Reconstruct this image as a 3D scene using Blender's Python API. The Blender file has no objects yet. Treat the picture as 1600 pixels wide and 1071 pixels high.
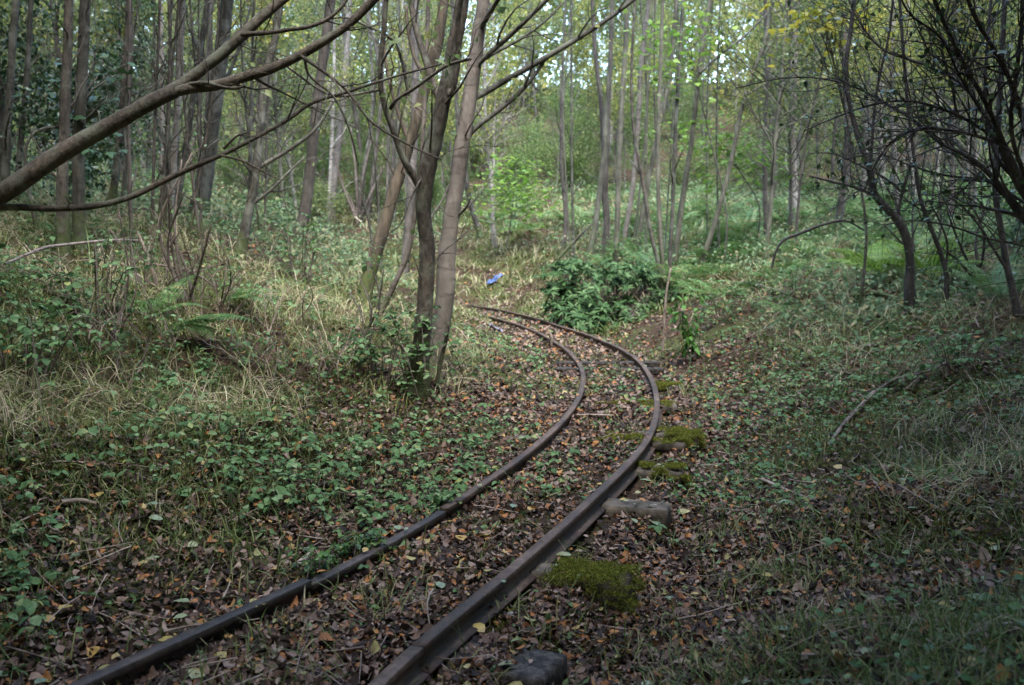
import bpy, math, random
import numpy as np
rng = np.random.default_rng(7)
random.seed(7)
C = bpy.context.scene.collection
SC = bpy.context.scene
PI = math.pi

# ------------------------------------------------------------------ camera model
F_PX, CX, CY = 1556.0, 800.0, 535.5
PITCH = math.radians(5.5)
CAM = np.array([0.0, 0.0, 1.285])
cs, sn = math.cos(PITCH), math.sin(PITCH)

def ray(px, py):
    x = (px - CX) / F_PX; y = -(py - CY) / F_PX
    return np.array([x, cs + y * sn, -sn + y * cs])

def P(px, py, Y):
    d = ray(px, py)
    return CAM + d * (Y / d[1])

# ------------------------------------------------------------------ noise
def vnoise(x, y, seed=0):
    x = np.asarray(x, float); y = np.asarray(y, float)
    xi = np.floor(x).astype(np.int64); yi = np.floor(y).astype(np.int64)
    fx = x - xi; fy = y - yi
    fx = fx * fx * (3 - 2 * fx); fy = fy * fy * (3 - 2 * fy)
    def h(a, b):
        n = (a * 374761393 + b * 668265263 + seed * 1274126177) & 0x7fffffff
        n = ((n ^ (n >> 13)) * 1274126177) & 0x7fffffff
        n = n ^ (n >> 16)
        return (n & 0xffff) / 65535.0
    a = h(xi, yi); b = h(xi + 1, yi); c = h(xi, yi + 1); d = h(xi + 1, yi + 1)
    return (a * (1 - fx) + b * fx) * (1 - fy) + (c * (1 - fx) + d * fx) * fy

def fbm(x, y, seed=0, o=3):
    s = 0; a = 1; t = 0
    for k in range(o):
        s = s + a * vnoise(np.asarray(x) * 2 ** k, np.asarray(y) * 2 ** k, seed + k * 17); t += a; a *= .5
    return s / t

# ------------------------------------------------------------------ track lines
RR = np.array([(-0.55, 1.9), (-.48, 2.3), (-.40, 2.67), (-.3, 2.88), (-.15, 3.28), (.04, 3.7), (.2, 4.14), (.39, 4.68), (.54, 5.13), (.75, 5.72),
               (.96, 6.62), (1.13, 7.6), (1.28, 9.0), (1.35, 10.4), (1.30, 11.7), (1.1, 13.36), (.8, 14.9), (.37, 17.0), (-.17, 18.9), (-.95, 20.9), (-2.1, 23.0), (-3.8, 25.1), (-6.5, 27.3), (-10, 29)])
LL = np.array([(-1.55, 1.85), (-1.36, 2.3), (-1.19, 2.66), (-1.1, 2.82), (-.95, 3.1), (-.81, 3.32), (-.72, 3.48), (-.58, 3.83), (-.46, 4.14), (-.28, 4.64),
               (-.11, 5.13), (.07, 5.7), (.2, 6.15), (.36, 6.83), (.53, 7.83), (.66, 8.97), (.71, 10.16), (.66, 11.6), (.49, 13.3), (.17, 15.2), (-.32, 17.1), (-.95, 19.2), (-1.9, 21.2), (-3.3, 23.4), (-5.6, 25.7), (-9, 27.8)])

def smooth_line(p, step=0.08, it=60):
    s = np.r_[0, np.cumsum(np.hypot(*np.diff(p, axis=0).T))]
    n = int(s[-1] / step)
    t = np.linspace(0, s[-1], n)
    q = np.c_[np.interp(t, s, p[:, 0]), np.interp(t, s, p[:, 1])]
    for _ in range(it):
        q[1:-1] = .25 * q[:-2] + .5 * q[1:-1] + .25 * q[2:]
    return q
RAIL_R = smooth_line(RR); RAIL_L = smooth_line(LL)
m = 200
def resample(q, n):
    s = np.r_[0, np.cumsum(np.hypot(*np.diff(q, axis=0).T))]
    t = np.linspace(0, s[-1], n)
    return np.c_[np.interp(t, s, q[:, 0]), np.interp(t, s, q[:, 1])]
MID = .5 * (resample(RAIL_R, m) + resample(RAIL_L, m))
MID = np.vstack([MID[0] + (MID[0] - MID[6]) / np.linalg.norm(MID[0] - MID[6]) * k for k in (8, 4, 2, 1, .5)] + [MID] + [MID[-1] + (MID[-1] - MID[-6]) / np.linalg.norm(MID[-1] - MID[-6]) * k for k in (1, 4, 12, 40)])
MT = np.gradient(MID, axis=0); MT /= np.linalg.norm(MT, axis=1)[:, None]

def sdist(x, y):
    x = np.atleast_1d(np.asarray(x, float)); y = np.atleast_1d(np.asarray(y, float))
    out = np.empty(x.size); xf = x.ravel(); yf = y.ravel()
    for a in range(0, xf.size, 20000):
        dx = xf[a:a + 20000, None] - MID[None, :, 0]; dy = yf[a:a + 20000, None] - MID[None, :, 1]
        d2 = dx * dx + dy * dy
        k = np.argmin(d2, 1); r = np.arange(k.size)
        side = np.sign(MT[k, 1] * dx[r, k] - MT[k, 0] * dy[r, k])   # + is right of the track
        out[a:a + 20000] = np.sqrt(d2[r, k]) * side
    return out.reshape(x.shape)

def sst(a, b, t):
    t = np.clip((t - a) / (b - a), 0, 1); return t * t * (3 - 2 * t)

def H_exact(x, y):
    d = sdist(x, y); x = np.asarray(x, float); y = np.asarray(y, float)
    l = np.clip(-d - .55, 0, None); r = np.clip(d - .5, 0, None)
    fy = np.clip(.6 + .055 * y, .5, 1.3)
    hl = 1.75 * (1 - np.exp(-(l / 3.0) ** 1.4)) * np.clip(.5 + .05 * y, .55, 1.45)
    hr = 1.5 * (1 - np.exp(-np.clip(r - .45, 0, None) / 4.0)) * fy - .105 * sst(0, .16, r)
    hill = .088 * np.clip(y - 20, 0, 55) + .17 * np.clip(y - 38, 0, 40)
    hr = hr - .035 * np.exp(-((d - .42) / .10) ** 2) * sst(14, 9, y)
    amp = sst(.5, 2.0, np.abs(d))
    bump = (fbm(x * .9, y * .9, 3) - .5) * .34 * amp + (fbm(x * 3.2, y * 3.2, 5) - .5) * .09 * (.25 + .75 * amp)
    side = .05 * np.clip(np.abs(x) - 8, 0, 40)
    mid = .032 * sst(.30, .20, np.abs(d)) + .02 * np.exp(-((d + .42) / .09) ** 2)
    return hl + hr + hill + bump + side + mid

GX = np.arange(-70, 70.01, .2); GY = np.arange(-14, 110.01, .2)
# fine near, one lookup table for everything
_gx, _gy = np.meshgrid(GX, GY)
HT = H_exact(_gx, _gy)
NX = np.arange(-5, 5.01, .05); NY = np.arange(1, 13.01, .05)
_nx, _ny = np.meshgrid(NX, NY)
HN = H_exact(_nx, _ny)
def _bil(T, x0, y0, st, x, y):
    fx = (x - x0) / st; fy = (y - y0) / st
    i = np.clip(np.floor(fx).astype(int), 0, T.shape[1] - 2); j = np.clip(np.floor(fy).astype(int), 0, T.shape[0] - 2)
    u = np.clip(fx - i, 0, 1); v = np.clip(fy - j, 0, 1)
    return (T[j, i] * (1 - u) + T[j, i + 1] * u) * (1 - v) + (T[j + 1, i] * (1 - u) + T[j + 1, i + 1] * u) * v
def H(x, y):
    x = np.asarray(x, float); y = np.asarray(y, float)
    a = _bil(HT, -70, -14, .2, x, y); b = _bil(HN, -5, 1, .05, x, y)
    ins = (x > -4.95) & (x < 4.95) & (y > 1.05) & (y < 12.95)
    return np.where(ins, b, a)
DT = sdist(_gx, _gy)
def D(x, y):
    return _bil(DT, -70, -14, .2, np.asarray(x, float), np.asarray(y, float))

def gpt(px, py, lift=0.0):
    d = ray(px, py)
    t = np.arange(1.2, 75, .02)
    pts = CAM[None] + d[None] * t[:, None]
    h = H(pts[:, 0], pts[:, 1]) + lift
    k = np.argmax(pts[:, 2] < h)
    if pts[k, 2] >= h[k]: k = len(t) - 1
    return pts[k].copy()

# ------------------------------------------------------------------ mesh helpers
class MB:
    def __init__(s): s.v = []; s.f = []; s.n = 0
    def add(s, v, f):
        v = np.asarray(v, float).reshape(-1, 3); f = np.asarray(f, np.int64)
        s.v.append(v); s.f.append(f + s.n); s.n += len(v); return s
    def mesh(s, name, mat, smooth=True, origin=None):
        me = bpy.data.meshes.new(name)
        v = np.vstack(s.v) if s.v else np.zeros((0, 3))
        if origin is not None: v = v - np.asarray(origin)[None]
        me.vertices.add(len(v)); me.vertices.foreach_set('co', v.astype(np.float32).ravel())
        loops = np.concatenate([f.ravel() for f in s.f]).astype(np.int32)
        tot = np.concatenate([np.full(len(f), f.shape[1], np.int32) for f in s.f])
        st = np.r_[0, np.cumsum(tot)[:-1]].astype(np.int32)
        me.loops.add(len(loops)); me.loops.foreach_set('vertex_index', loops)
        me.polygons.add(len(tot)); me.polygons.foreach_set('loop_start', st)
        try: me.polygons.foreach_set('loop_total', tot)
        except Exception: pass
        me.update(calc_edges=True)
        me.validate()
        if smooth: me.polygons.foreach_set('use_smooth', np.ones(len(me.polygons), bool))
        for m_ in (mat if isinstance(mat, (list, tuple)) else [mat]): me.materials.append(m_)
        return me
    def build(s, name, mat, parent=None, smooth=True, origin=None, label=None):
        o = bpy.data.objects.new(name, s.mesh(name, mat, smooth, origin)); C.objects.link(o)
        if parent is not None: o.parent = parent
        elif origin is not None: o.location = origin
        if label: o['label'] = label
        return o

def tag(o, label, cat, group=None, kind=None):
    o['label'] = label; o['category'] = cat
    if group: o['group'] = group
    if kind: o['kind'] = kind
    return o

def thing(name, label, cat, loc=(0, 0, 0), group=None, rz=0):
    o = bpy.data.objects.new(name, None); C.objects.link(o)
    o.location = loc; o.rotation_euler = (0, 0, rz); o.empty_display_size = .2
    return tag(o, label, cat, group)

def spline(p, n):
    p = np.asarray(p, float)
    if len(p) < 3:
        t = np.linspace(0, 1, n)[:, None]; return p[0] * (1 - t) + p[-1] * t
    s = np.r_[0, np.cumsum(np.linalg.norm(np.diff(p[:, :3], axis=0), axis=1))]
    t = np.linspace(0, s[-1], n); out = np.empty((n, p.shape[1]))
    m_ = np.gradient(p, s, axis=0)
    k = np.clip(np.searchsorted(s, t, 'right') - 1, 0, len(p) - 2)
    h = (s[k + 1] - s[k])[:, None]; u = ((t - s[k]) / (s[k + 1] - s[k]))[:, None]
    return (2 * u ** 3 - 3 * u ** 2 + 1) * p[k] + (u ** 3 - 2 * u ** 2 + u) * h * m_[k] + (-2 * u ** 3 + 3 * u ** 2) * p[k + 1] + (u ** 3 - u ** 2) * h * m_[k + 1]

def tube(mb, pts, rad, sides=6, lump=0.0, cap=True):
    pts = np.asarray(pts, float); n = len(pts)
    rad = np.broadcast_to(np.asarray(rad, float), (n,))
    T = np.gradient(pts, axis=0); T /= np.linalg.norm(T, axis=1)[:, None] + 1e-9
    ref = np.array([1., .13, 0]) if abs(T[0, 0]) < .8 else np.array([0, 1., .1])
    U = np.empty_like(pts); u = ref - T[0] * np.dot(ref, T[0]); u /= np.linalg.norm(u)
    for i in range(n):
        u = u - T[i] * np.dot(u, T[i]); u /= np.linalg.norm(u) + 1e-9; U[i] = u
    W = np.cross(T, U)
    a = np.arange(sides) * 2 * PI / sides
    R = rad[:, None] * np.ones((n, sides))
    if lump:
        ph = rng.uniform(0, 50)
        R = R * (1 + lump * 2 * (fbm(np.arange(n)[:, None] * .35 + ph, np.cos(a)[None] * 1.1 + ph * .7 + np.sin(a)[None] * .9, 9) - .5))
    V = pts[:, None] + R[..., None] * (np.cos(a)[None, :, None] * U[:, None] + np.sin(a)[None, :, None] * W[:, None])
    i = np.arange(n - 1)[:, None] * sides; j = np.arange(sides)[None]; j2 = (j + 1) % sides
    f = np.stack([i + j, i + j2, i + sides + j2, i + sides + j], -1).reshape(-1, 4)
    b = mb.n
    mb.add(V.reshape(-1, 3), f)
    if cap:
        if sides == 3: pass
        else:
            mb.v.append(np.array([pts[-1] + T[-1] * rad[-1] * .6])); ti = mb.n; mb.n += 1
            jj = np.arange(sides); bb = b + (n - 1) * sides
            mb.f.append(np.stack([bb + jj, bb + (jj + 1) % sides, np.full(sides, ti)], 1))

def inst(mb, tv, tf, pos, R, scale):
    """copies of one small template: tv (k,3), tf (m,3), R (N,3,3) columns = axes"""
    N = len(pos)
    if N == 0: return
    sc = np.asarray(scale, float)
    if sc.ndim == 1: sc = np.repeat(sc[:, None], 3, 1)
    v = np.einsum('nij,nkj->nki', R, tv[None] * sc[:, None, :]) + pos[:, None]
    f = tf[None] + (np.arange(N) * len(tv))[:, None, None]
    mb.add(v.reshape(-1, 3), f.reshape(-1, tf.shape[1]))

def frames(dirv, up):
    """x = leaf direction, z = leaf normal"""
    x = dirv / (np.linalg.norm(dirv, axis=1)[:, None] + 1e-9)
    y = np.cross(up, x); y /= np.linalg.norm(y, axis=1)[:, None] + 1e-9
    z = np.cross(x, y)
    return np.stack([x, y, z], -1)

def leaf_tpl(w=.55, fold=.1, bend=.1, curl=0.0, point=.0):
    """ovate leaf along +x, length 1, midrib folded"""
    o = [(0, 0), (.22, .36 * w * 1.1), (.55, .5 * w * (1 - .25 * point)), (.82, .28 * w), (1, 0)]
    V = []
    mid = [(0, 0, 0), (.3, 0, 0), (.65, 0, 0), (1, 0, 0)]
    pts = [(0, 0), (.25, 0), (.58, 0), (.84, 0), (1, 0)]
    for k in range(1, 4): V.append((o[k][0], o[k][1], fold * o[k][1] * 2 + curl * (k - 2)))
    for k in range(1, 4): V.append((o[k][0], -o[k][1], fold * o[k][1] * 2 - curl * (k - 2) * .6))
    for k in range(1, 4): V.append((pts[k][0], 0, 0))
    V += [(0, 0, 0), (1, 0, 0)]
    V = np.array(V, float)
    V[:, 2] += -bend * (V[:, 0] ** 2)
    b, t = 9, 10
    Fc = [(b, 6, 0), (6, 1, 0), (6, 7, 1), (7, 2, 1), (7, 8, 2), (8, t, 2), (b, 3, 6), (6, 3, 4), (6, 4, 7), (7, 4, 5), (7, 5, 8), (8, 5, t)]
    return V, np.array(Fc)
def leaf_lo(w=.55, fold=.12, bend=.12):
    V = np.array([(0, 0, 0), (.5, .5 * w, fold * w), (1, 0, -bend), (.5, -.5 * w, fold * w), (.5, 0, 0)], float)
    return V, np.array([(0, 4, 1), (4, 2, 1), (0, 3, 4), (4, 3, 2)])
def leaf_qd(w=.6, fold=.1, bend=.1):
    V = np.array([(0, 0, 0), (.45, .5 * w, fold * w), (1, 0, -bend), (.45, -.5 * w, fold * w)], float)
    return V, np.array([(0, 2, 1), (0, 3, 2)])
def lobed_tpl(bend=.15):
    """five lobed leaf (sycamore / maple)"""
    a = np.radians([180, 150, 112, 92, 70, 48, 30, 14, 0, -14, -30, -48, -70, -92, -112, -150])
    r = np.array([.12, .33, .40, .30, .52, .36, .42, .62, .72, .62, .42, .36, .52, .30, .40, .33])
    V = np.c_[.3 + r * np.cos(a), r * np.sin(a), np.zeros(16)]
    V = np.vstack([V, [.3, 0, .04]])
    V[:, 2] -= bend * (V[:, 0] - .3) ** 2 + .25 * np.abs(V[:, 1]) ** 2
    return V, np.array([(16, (k + 1) % 16, k) for k in range(16)])

def unit(n):
    v = rng.normal(size=(n, 3)); return v / np.linalg.norm(v, axis=1)[:, None]

# ------------------------------------------------------------------ materials
def new_mat(name):
    mt = bpy.data.materials.new(name); mt.use_nodes = True
    nt = mt.node_tree; nt.nodes.clear()
    return mt, nt, nt.nodes.new, nt.links.new
def ramp_node(nt, cols, interp='LINEAR'):
    r = nt.nodes.new('ShaderNodeValToRGB'); r.color_ramp.interpolation = interp
    el = r.color_ramp.elements
    while len(el) < len(cols): el.new(0.5)
    for e, (p, c) in zip(el, cols): e.position = p; e.color = (*c, 1)
    return r
def leaf_mat(name, cols, trans=.35, rough=.5, spec=.35, patch=None, veins=True):
    mt, nt, N, L = new_mat(name)
    out = N('ShaderNodeOutputMaterial'); g = N('ShaderNodeNewGeometry')
    r = ramp_node(nt, cols, 'LINEAR'); L(g.outputs['Random Per Island'], r.inputs[0])
    col = r.outputs[0]
    nz = N('ShaderNodeTexNoise'); nz.inputs['Scale'].default_value = 55; nz.inputs['Detail'].default_value = 3
    tc = N('ShaderNodeTexCoord'); L(tc.outputs['Object'], nz.inputs['Vector'])
    mp = N('ShaderNodeMapRange'); mp.inputs[1].default_value = .3; mp.inputs[2].default_value = .7; mp.inputs[3].default_value = .72; mp.inputs[4].default_value = 1.22
    L(nz.outputs[0], mp.inputs[0])
    mx = N('ShaderNodeMix'); mx.data_type = 'RGBA'; mx.blend_type = 'MULTIPLY'; mx.inputs[0].default_value = 1
    L(col, mx.inputs[6]); L(mp.outputs[0], mx.inputs[7]); col = mx.outputs[2]
    if patch:   # a second tint that varies over metres
        n2 = N('ShaderNodeTexNoise'); n2.inputs['Scale'].default_value = patch[1]; n2.inputs['Detail'].default_value = 2
        L(tc.outputs['Object'], n2.inputs['Vector'])
        m2 = N('ShaderNodeMapRange'); m2.inputs[1].default_value = .42; m2.inputs[2].default_value = .62; m2.inputs[3].default_value = 0; m2.inputs[4].default_value = patch[2]
        L(n2.outputs[0], m2.inputs[0])
        x2 = N('ShaderNodeMix'); x2.data_type = 'RGBA'; L(m2.outputs[0], x2.inputs[0]); L(col, x2.inputs[6]); x2.inputs[7].default_value = (*patch[0], 1); col = x2.outputs[2]
    p = N('ShaderNodeBsdfPrincipled'); p.inputs['Roughness'].default_value = rough; p.inputs['Specular IOR Level'].default_value = spec
    L(col, p.inputs['Base Color'])
    if trans > 0:
        t = N('ShaderNodeBsdfTranslucent'); L(col, t.inputs['Color'])
        ms = N('ShaderNodeMixShader'); ms.inputs[0].default_value = trans
        L(p.outputs[0], ms.inputs[1]); L(t.outputs[0], ms.inputs[2]); L(ms.outputs[0], out.inputs[0])
    else: L(p.outputs[0], out.inputs[0])
    return mt

def bark_mat(name, dark, light, scale=14, zs=.18, band=0.0, moss=0.0, moss_h=.7, bump=.5, blot=None, rough=.85):
    mt, nt, N, L = new_mat(name)
    out = N('ShaderNodeOutputMaterial'); p = N('ShaderNodeBsdfPrincipled'); L(p.outputs[0], out.inputs[0])
    p.inputs['Roughness'].default_value = rough; p.inputs['Specular IOR Level'].default_value = .25
    tc = N('ShaderNodeTexCoord')
    oi = N('ShaderNodeObjectInfo')
    off = N('ShaderNodeVectorMath'); off.operation = 'ADD'; L(tc.outputs['Object'], off.inputs[0])
    sc_ = N('ShaderNodeVectorMath'); sc_.operation = 'SCALE'; sc_.inputs[0].default_value = (37, 19, 53); L(oi.outputs['Random'], sc_.inputs['Scale']); L(sc_.outputs[0], off.inputs[1])
    mp = N('ShaderNodeMapping'); mp.inputs['Scale'].default_value = (1, 1, zs); L(off.outputs[0], mp.inputs[0])
    n1 = N('ShaderNodeTexNoise'); n1.inputs['Scale'].default_value = scale; n1.inputs['Detail'].default_value = 5; n1.inputs['Roughness'].default_value = .65; L(mp.outputs[0], n1.inputs['Vector'])
    r = ramp_node(nt, [(.3, dark), (.52, tuple(.5 * (a + b) for a, b in zip(dark, light))), (.72, light)]); L(n1.outputs[0], r.inputs[0])
    col = r.outputs[0]
    n2 = N('ShaderNodeTexNoise'); n2.inputs['Scale'].default_value = 2.2; n2.inputs['Detail'].default_value = 4; L(off.outputs[0], n2.inputs['Vector'])
    m2 = N('ShaderNodeMapRange'); m2.inputs[1].default_value = .3; m2.inputs[2].default_value = .7; m2.inputs[3].default_value = .55; m2.inputs[4].default_value = 1.25; L(n2.outputs[0], m2.inputs[0])
    x = N('ShaderNodeMix'); x.data_type = 'RGBA'; x.blend_type = 'MULTIPLY'; x.inputs[0].default_value = 1; L(col, x.inputs[6]); L(m2.outputs[0], x.inputs[7]); col = x.outputs[2]
    bsrc = n1.outputs[0]
    if band:
        mb_ = N('ShaderNodeMapping'); mb_.inputs['Scale'].default_value = (1.3, 1.3, 9); L(off.outputs[0], mb_.inputs[0])
        n3 = N('ShaderNodeTexNoise'); n3.inputs['Scale'].default_value = 2.6; n3.inputs['Detail'].default_value = 4; L(mb_.outputs[0], n3.inputs['Vector'])
        m3 = N('ShaderNodeMapRange'); m3.inputs[1].default_value = .56; m3.inputs[2].default_value = .66; m3.inputs[4].default_value = band; L(n3.outputs[0], m3.inputs[0])
        x3 = N('ShaderNodeMix'); x3.data_type = 'RGBA'; L(m3.outputs[0], x3.inputs[0]); L(col, x3.inputs[6]); x3.inputs[7].default_value = (dark[0] * .5, dark[1] * .5, dark[2] * .5, 1); col = x3.outputs[2]
    if blot:
        n5 = N('ShaderNodeTexNoise'); n5.inputs['Scale'].default_value = 6; n5.inputs['Detail'].default_value = 4; L(off.outputs[0], n5.inputs['Vector'])
        m5 = N('ShaderNodeMapRange'); m5.inputs[1].default_value = .5; m5.inputs[2].default_value = .66; m5.inputs[4].default_value = .8; L(n5.outputs[0], m5.inputs[0])
        x5 = N('ShaderNodeMix'); x5.data_type = 'RGBA'; L(m5.outputs[0], x5.inputs[0]); L(col, x5.inputs[6]); x5.inputs[7].default_value = (*blot, 1); col = x5.outputs[2]
    if moss:
        sp = N('ShaderNodeSeparateXYZ'); L(tc.outputs['Object'], sp.inputs[0])
        mh = N('ShaderNodeMapRange'); mh.inputs[1].default_value = 0; mh.inputs[2].default_value = moss_h; mh.inputs[3].default_value = .32; mh.inputs[4].default_value = -.25; L(sp.outputs[2], mh.inputs[0])
        n4 = N('ShaderNodeTexNoise'); n4.inputs['Scale'].default_value = 9; n4.inputs['Detail'].default_value = 5; L(off.outputs[0], n4.inputs['Vector'])
        ad = N('ShaderNodeMath'); ad.operation = 'ADD'; L(n4.outputs[0], ad.inputs[0]); L(mh.outputs[0], ad.inputs[1])
        m4 = N('ShaderNodeMapRange'); m4.inputs[1].default_value = .5; m4.inputs[2].default_value = .62; m4.inputs[4].default_value = moss; L(ad.outputs[0], m4.inputs[0])
        x4 = N('ShaderNodeMix'); x4.data_type = 'RGBA'; L(m4.outputs[0], x4.inputs[0]); L(col, x4.inputs[6]); x4.inputs[7].default_value = (.05, .075, .012, 1); col = x4.outputs[2]
    L(col, p.inputs['Base Color'])
    bm = N('ShaderNodeBump'); bm.inputs['Strength'].default_value = bump; bm.inputs['Distance'].default_value = .02; L(bsrc, bm.inputs['Height']); L(bm.outputs[0], p.inputs['Normal'])
    return mt

def plain_mat(name, cols, scale=20, rough=.8, bump=.4, metal=0, dist=.01, spec=.3, cols2=None):
    mt, nt, N, L = new_mat(name)
    out = N('ShaderNodeOutputMaterial'); p = N('ShaderNodeBsdfPrincipled'); L(p.outputs[0], out.inputs[0])
    tc = N('ShaderNodeTexCoord'); n1 = N('ShaderNodeTexNoise'); n1.inputs['Scale'].default_value = scale; n1.inputs['Detail'].default_value = 6; n1.inputs['Roughness'].default_value = .65
    L(tc.outputs['Object'], n1.inputs['Vector']); r = ramp_node(nt, cols); L(n1.outputs[0], r.inputs[0]); L(r.outputs[0], p.inputs['Base Color'])
    p.inputs['Roughness'].default_value = rough; p.inputs['Metallic'].default_value = metal; p.inputs['Specular IOR Level'].default_value = spec
    bm = N('ShaderNodeBump'); bm.inputs['Strength'].default_value = bump; bm.inputs['Distance'].default_value = dist; L(n1.outputs[0], bm.inputs['Height']); L(bm.outputs[0], p.inputs['Normal'])
    return mt

M = {}
M['litter'] = leaf_mat('dead_leaf', [(0, (.017, .011, .009)), (.25, (.042, .026, .019)), (.44, (.085, .050, .033)), (.58, (.15, .092, .062)), (.68, (.28, .20, .15)), (.76, (.19, .14, .115)), (.82, (.13, .085, .065)), (.88, (.26, .105, .036)), (.94, (.33, .155, .05)), (.965, (.34, .28, .12)), (.98, (.10, .15, .06)), (1, (.09, .17, .06))], trans=.12, rough=.72, spec=.22)
M['bramble'] = leaf_mat('bramble_leaf', [(0, (.042, .088, .030)), (.4, (.08, .152, .054)), (.75, (.12, .205, .084)), (.93, (.18, .24, .12)), (1, (.24, .26, .08))], trans=.28, rough=.65, spec=.15)
M['herb'] = leaf_mat('herb_leaf', [(0, (.035, .085, .022)), (.5, (.065, .14, .034)), (.85, (.10, .19, .05)), (1, (.18, .23, .06))], trans=.35, rough=.5)
M['grass'] = leaf_mat('grass_blade', [(0, (.042, .064, .012)), (.45, (.09, .128, .026)), (.75, (.15, .175, .044)), (.9, (.20, .185, .075)), (1, (.30, .25, .13))], trans=.3, rough=.55)
M['straw'] = leaf_mat('dry_grass_blade', [(0, (.15, .11, .06)), (.3, (.28, .22, .13)), (.5, (.40, .34, .20)), (.62, (.50, .44, .29)), (.72, (.24, .27, .10)), (1, (.15, .22, .06))], trans=.25, rough=.6)
M['moss'] = leaf_mat('moss_tuft', [(0, (.065, .078, .010)), (.5, (.15, .175, .022)), (.88, (.24, .25, .05)), (1, (.22, .15, .06))], trans=.2, rough=.8, spec=.15)
M['rhodo'] = leaf_mat('glossy_evergreen_leaf', [(0, (.018, .046, .014)), (.45, (.038, .084, .026)), (.8, (.068, .125, .042)), (1, (.11, .17, .07))], trans=.18, rough=.6, spec=.14)
M['bright'] = leaf_mat('bright_sapling_leaf', [(0, (.10, .20, .03)), (.5, (.16, .28, .045)), (1, (.25, .36, .07))], trans=.45, rough=.5)
M['fern'] = leaf_mat('fern_leaflet', [(0, (.055, .12, .03)), (.4, (.09, .18, .05)), (.8, (.14, .23, .075)), (.93, (.20, .22, .08)), (1, (.22, .15, .07))], trans=.35, rough=.5)
M['fern_bright'] = leaf_mat('yellow_green_fern_leaflet', [(0, (.09, .18, .02)), (1, (.17, .27, .035))], trans=.4, rough=.5)
M['crown_a'] = leaf_mat('canopy_leaf_green', [(0, (.075, .115, .04)), (.5, (.13, .18, .062)), (.85, (.20, .245, .09)), (1, (.33, .31, .10))], trans=.5, rough=.5)
M['crown_b'] = leaf_mat('canopy_leaf_yellowing', [(0, (.11, .15, .035)), (.4, (.19, .23, .05)), (.75, (.31, .31, .08)), (1, (.45, .37, .09))], trans=.5, rough=.5)
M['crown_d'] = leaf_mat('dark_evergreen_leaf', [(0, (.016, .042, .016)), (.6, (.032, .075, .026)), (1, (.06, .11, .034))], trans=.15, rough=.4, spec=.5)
M['bark_dark'] = bark_mat('dark_furrowed_bark', (.026, .022, .017), (.12, .10, .078), 34, .35, moss=.6, moss_h=.6, bump=1.0, band=.35, blot=(.14, .145, .11))
M['bark_pale'] = bark_mat('pale_smooth_bark', (.095, .078, .064), (.27, .23, .195), 12, .6, band=.7, bump=.5, moss=.6, moss_h=.45, blot=(.17, .15, .125))
M['bark_brown'] = bark_mat('grey_brown_bark', (.032, .030, .023), (.118, .108, .084), 26, .3, moss=.6, moss_h=.6, band=.45, bump=.8, blot=(.15, .15, .12))
M['bark_pink'] = bark_mat('pinkish_bark', (.05, .041, .033), (.15, .127, .105), 13, .4, band=.5, moss=.35, moss_h=.4, bump=.4)
M['bark_pole'] = bark_mat('greenish_grey_pole_bark', (.058, .054, .038), (.19, .178, .13), 16, .2, band=.4, bump=.4, moss=.3, moss_h=1.2)
M['bark_birch'] = bark_mat('birch_bark', (.10, .088, .07), (.38, .35, .30), 9, .9, band=.95, bump=.3, blot=(.20, .16, .13))
M['bark_moss'] = bark_mat('mossy_bark', (.04, .032, .022), (.14, .11, .075), 20, .25, moss=.7, moss_h=1.0, bump=.6)
M['bark_thorn'] = bark_mat('black_thorn_bark', (.016, .014, .013), (.085, .075, .066), 24, .3, bump=.5, rough=.7)
M['bark_bough'] = bark_mat('torn_bough_bark', (.022, .018, .013), (.105, .085, .062), 30, .5, bump=1.0, moss=0, blot=(.10, .105, .075))
M['twig'] = bark_mat('twig_bark', (.06, .045, .036), (.17, .135, .11), 20, .6, bump=.2)
M['stick'] = bark_mat('bleached_stick_bark', (.15, .11, .085), (.36, .29, .235), 18, .8, bump=.4)
M['twig_grey'] = bark_mat('weathered_branch_bark', (.10, .078, .066), (.30, .245, .205), 24, .8, bump=.5)
M['stone'] = plain_mat('pale_stone', [(.3, (.16, .15, .15)), (.7, (.38, .36, .36))], 12, .8, .5)
M['sleeper'] = plain_mat('weathered_sleeper_timber', [(.28, (.022, .018, .013)), (.48, (.065, .052, .038)), (.62, (.12, .098, .072)), (.75, (.17, .145, .108))], 9, .85, .7, dist=.015)
M['sleeper_dark'] = plain_mat('wet_dark_sleeper_timber', [(.36, (.008, .007, .006)), (.5, (.030, .025, .021)), (.66, (.085, .073, .06))], 34, .75, .8, spec=.2)

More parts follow.
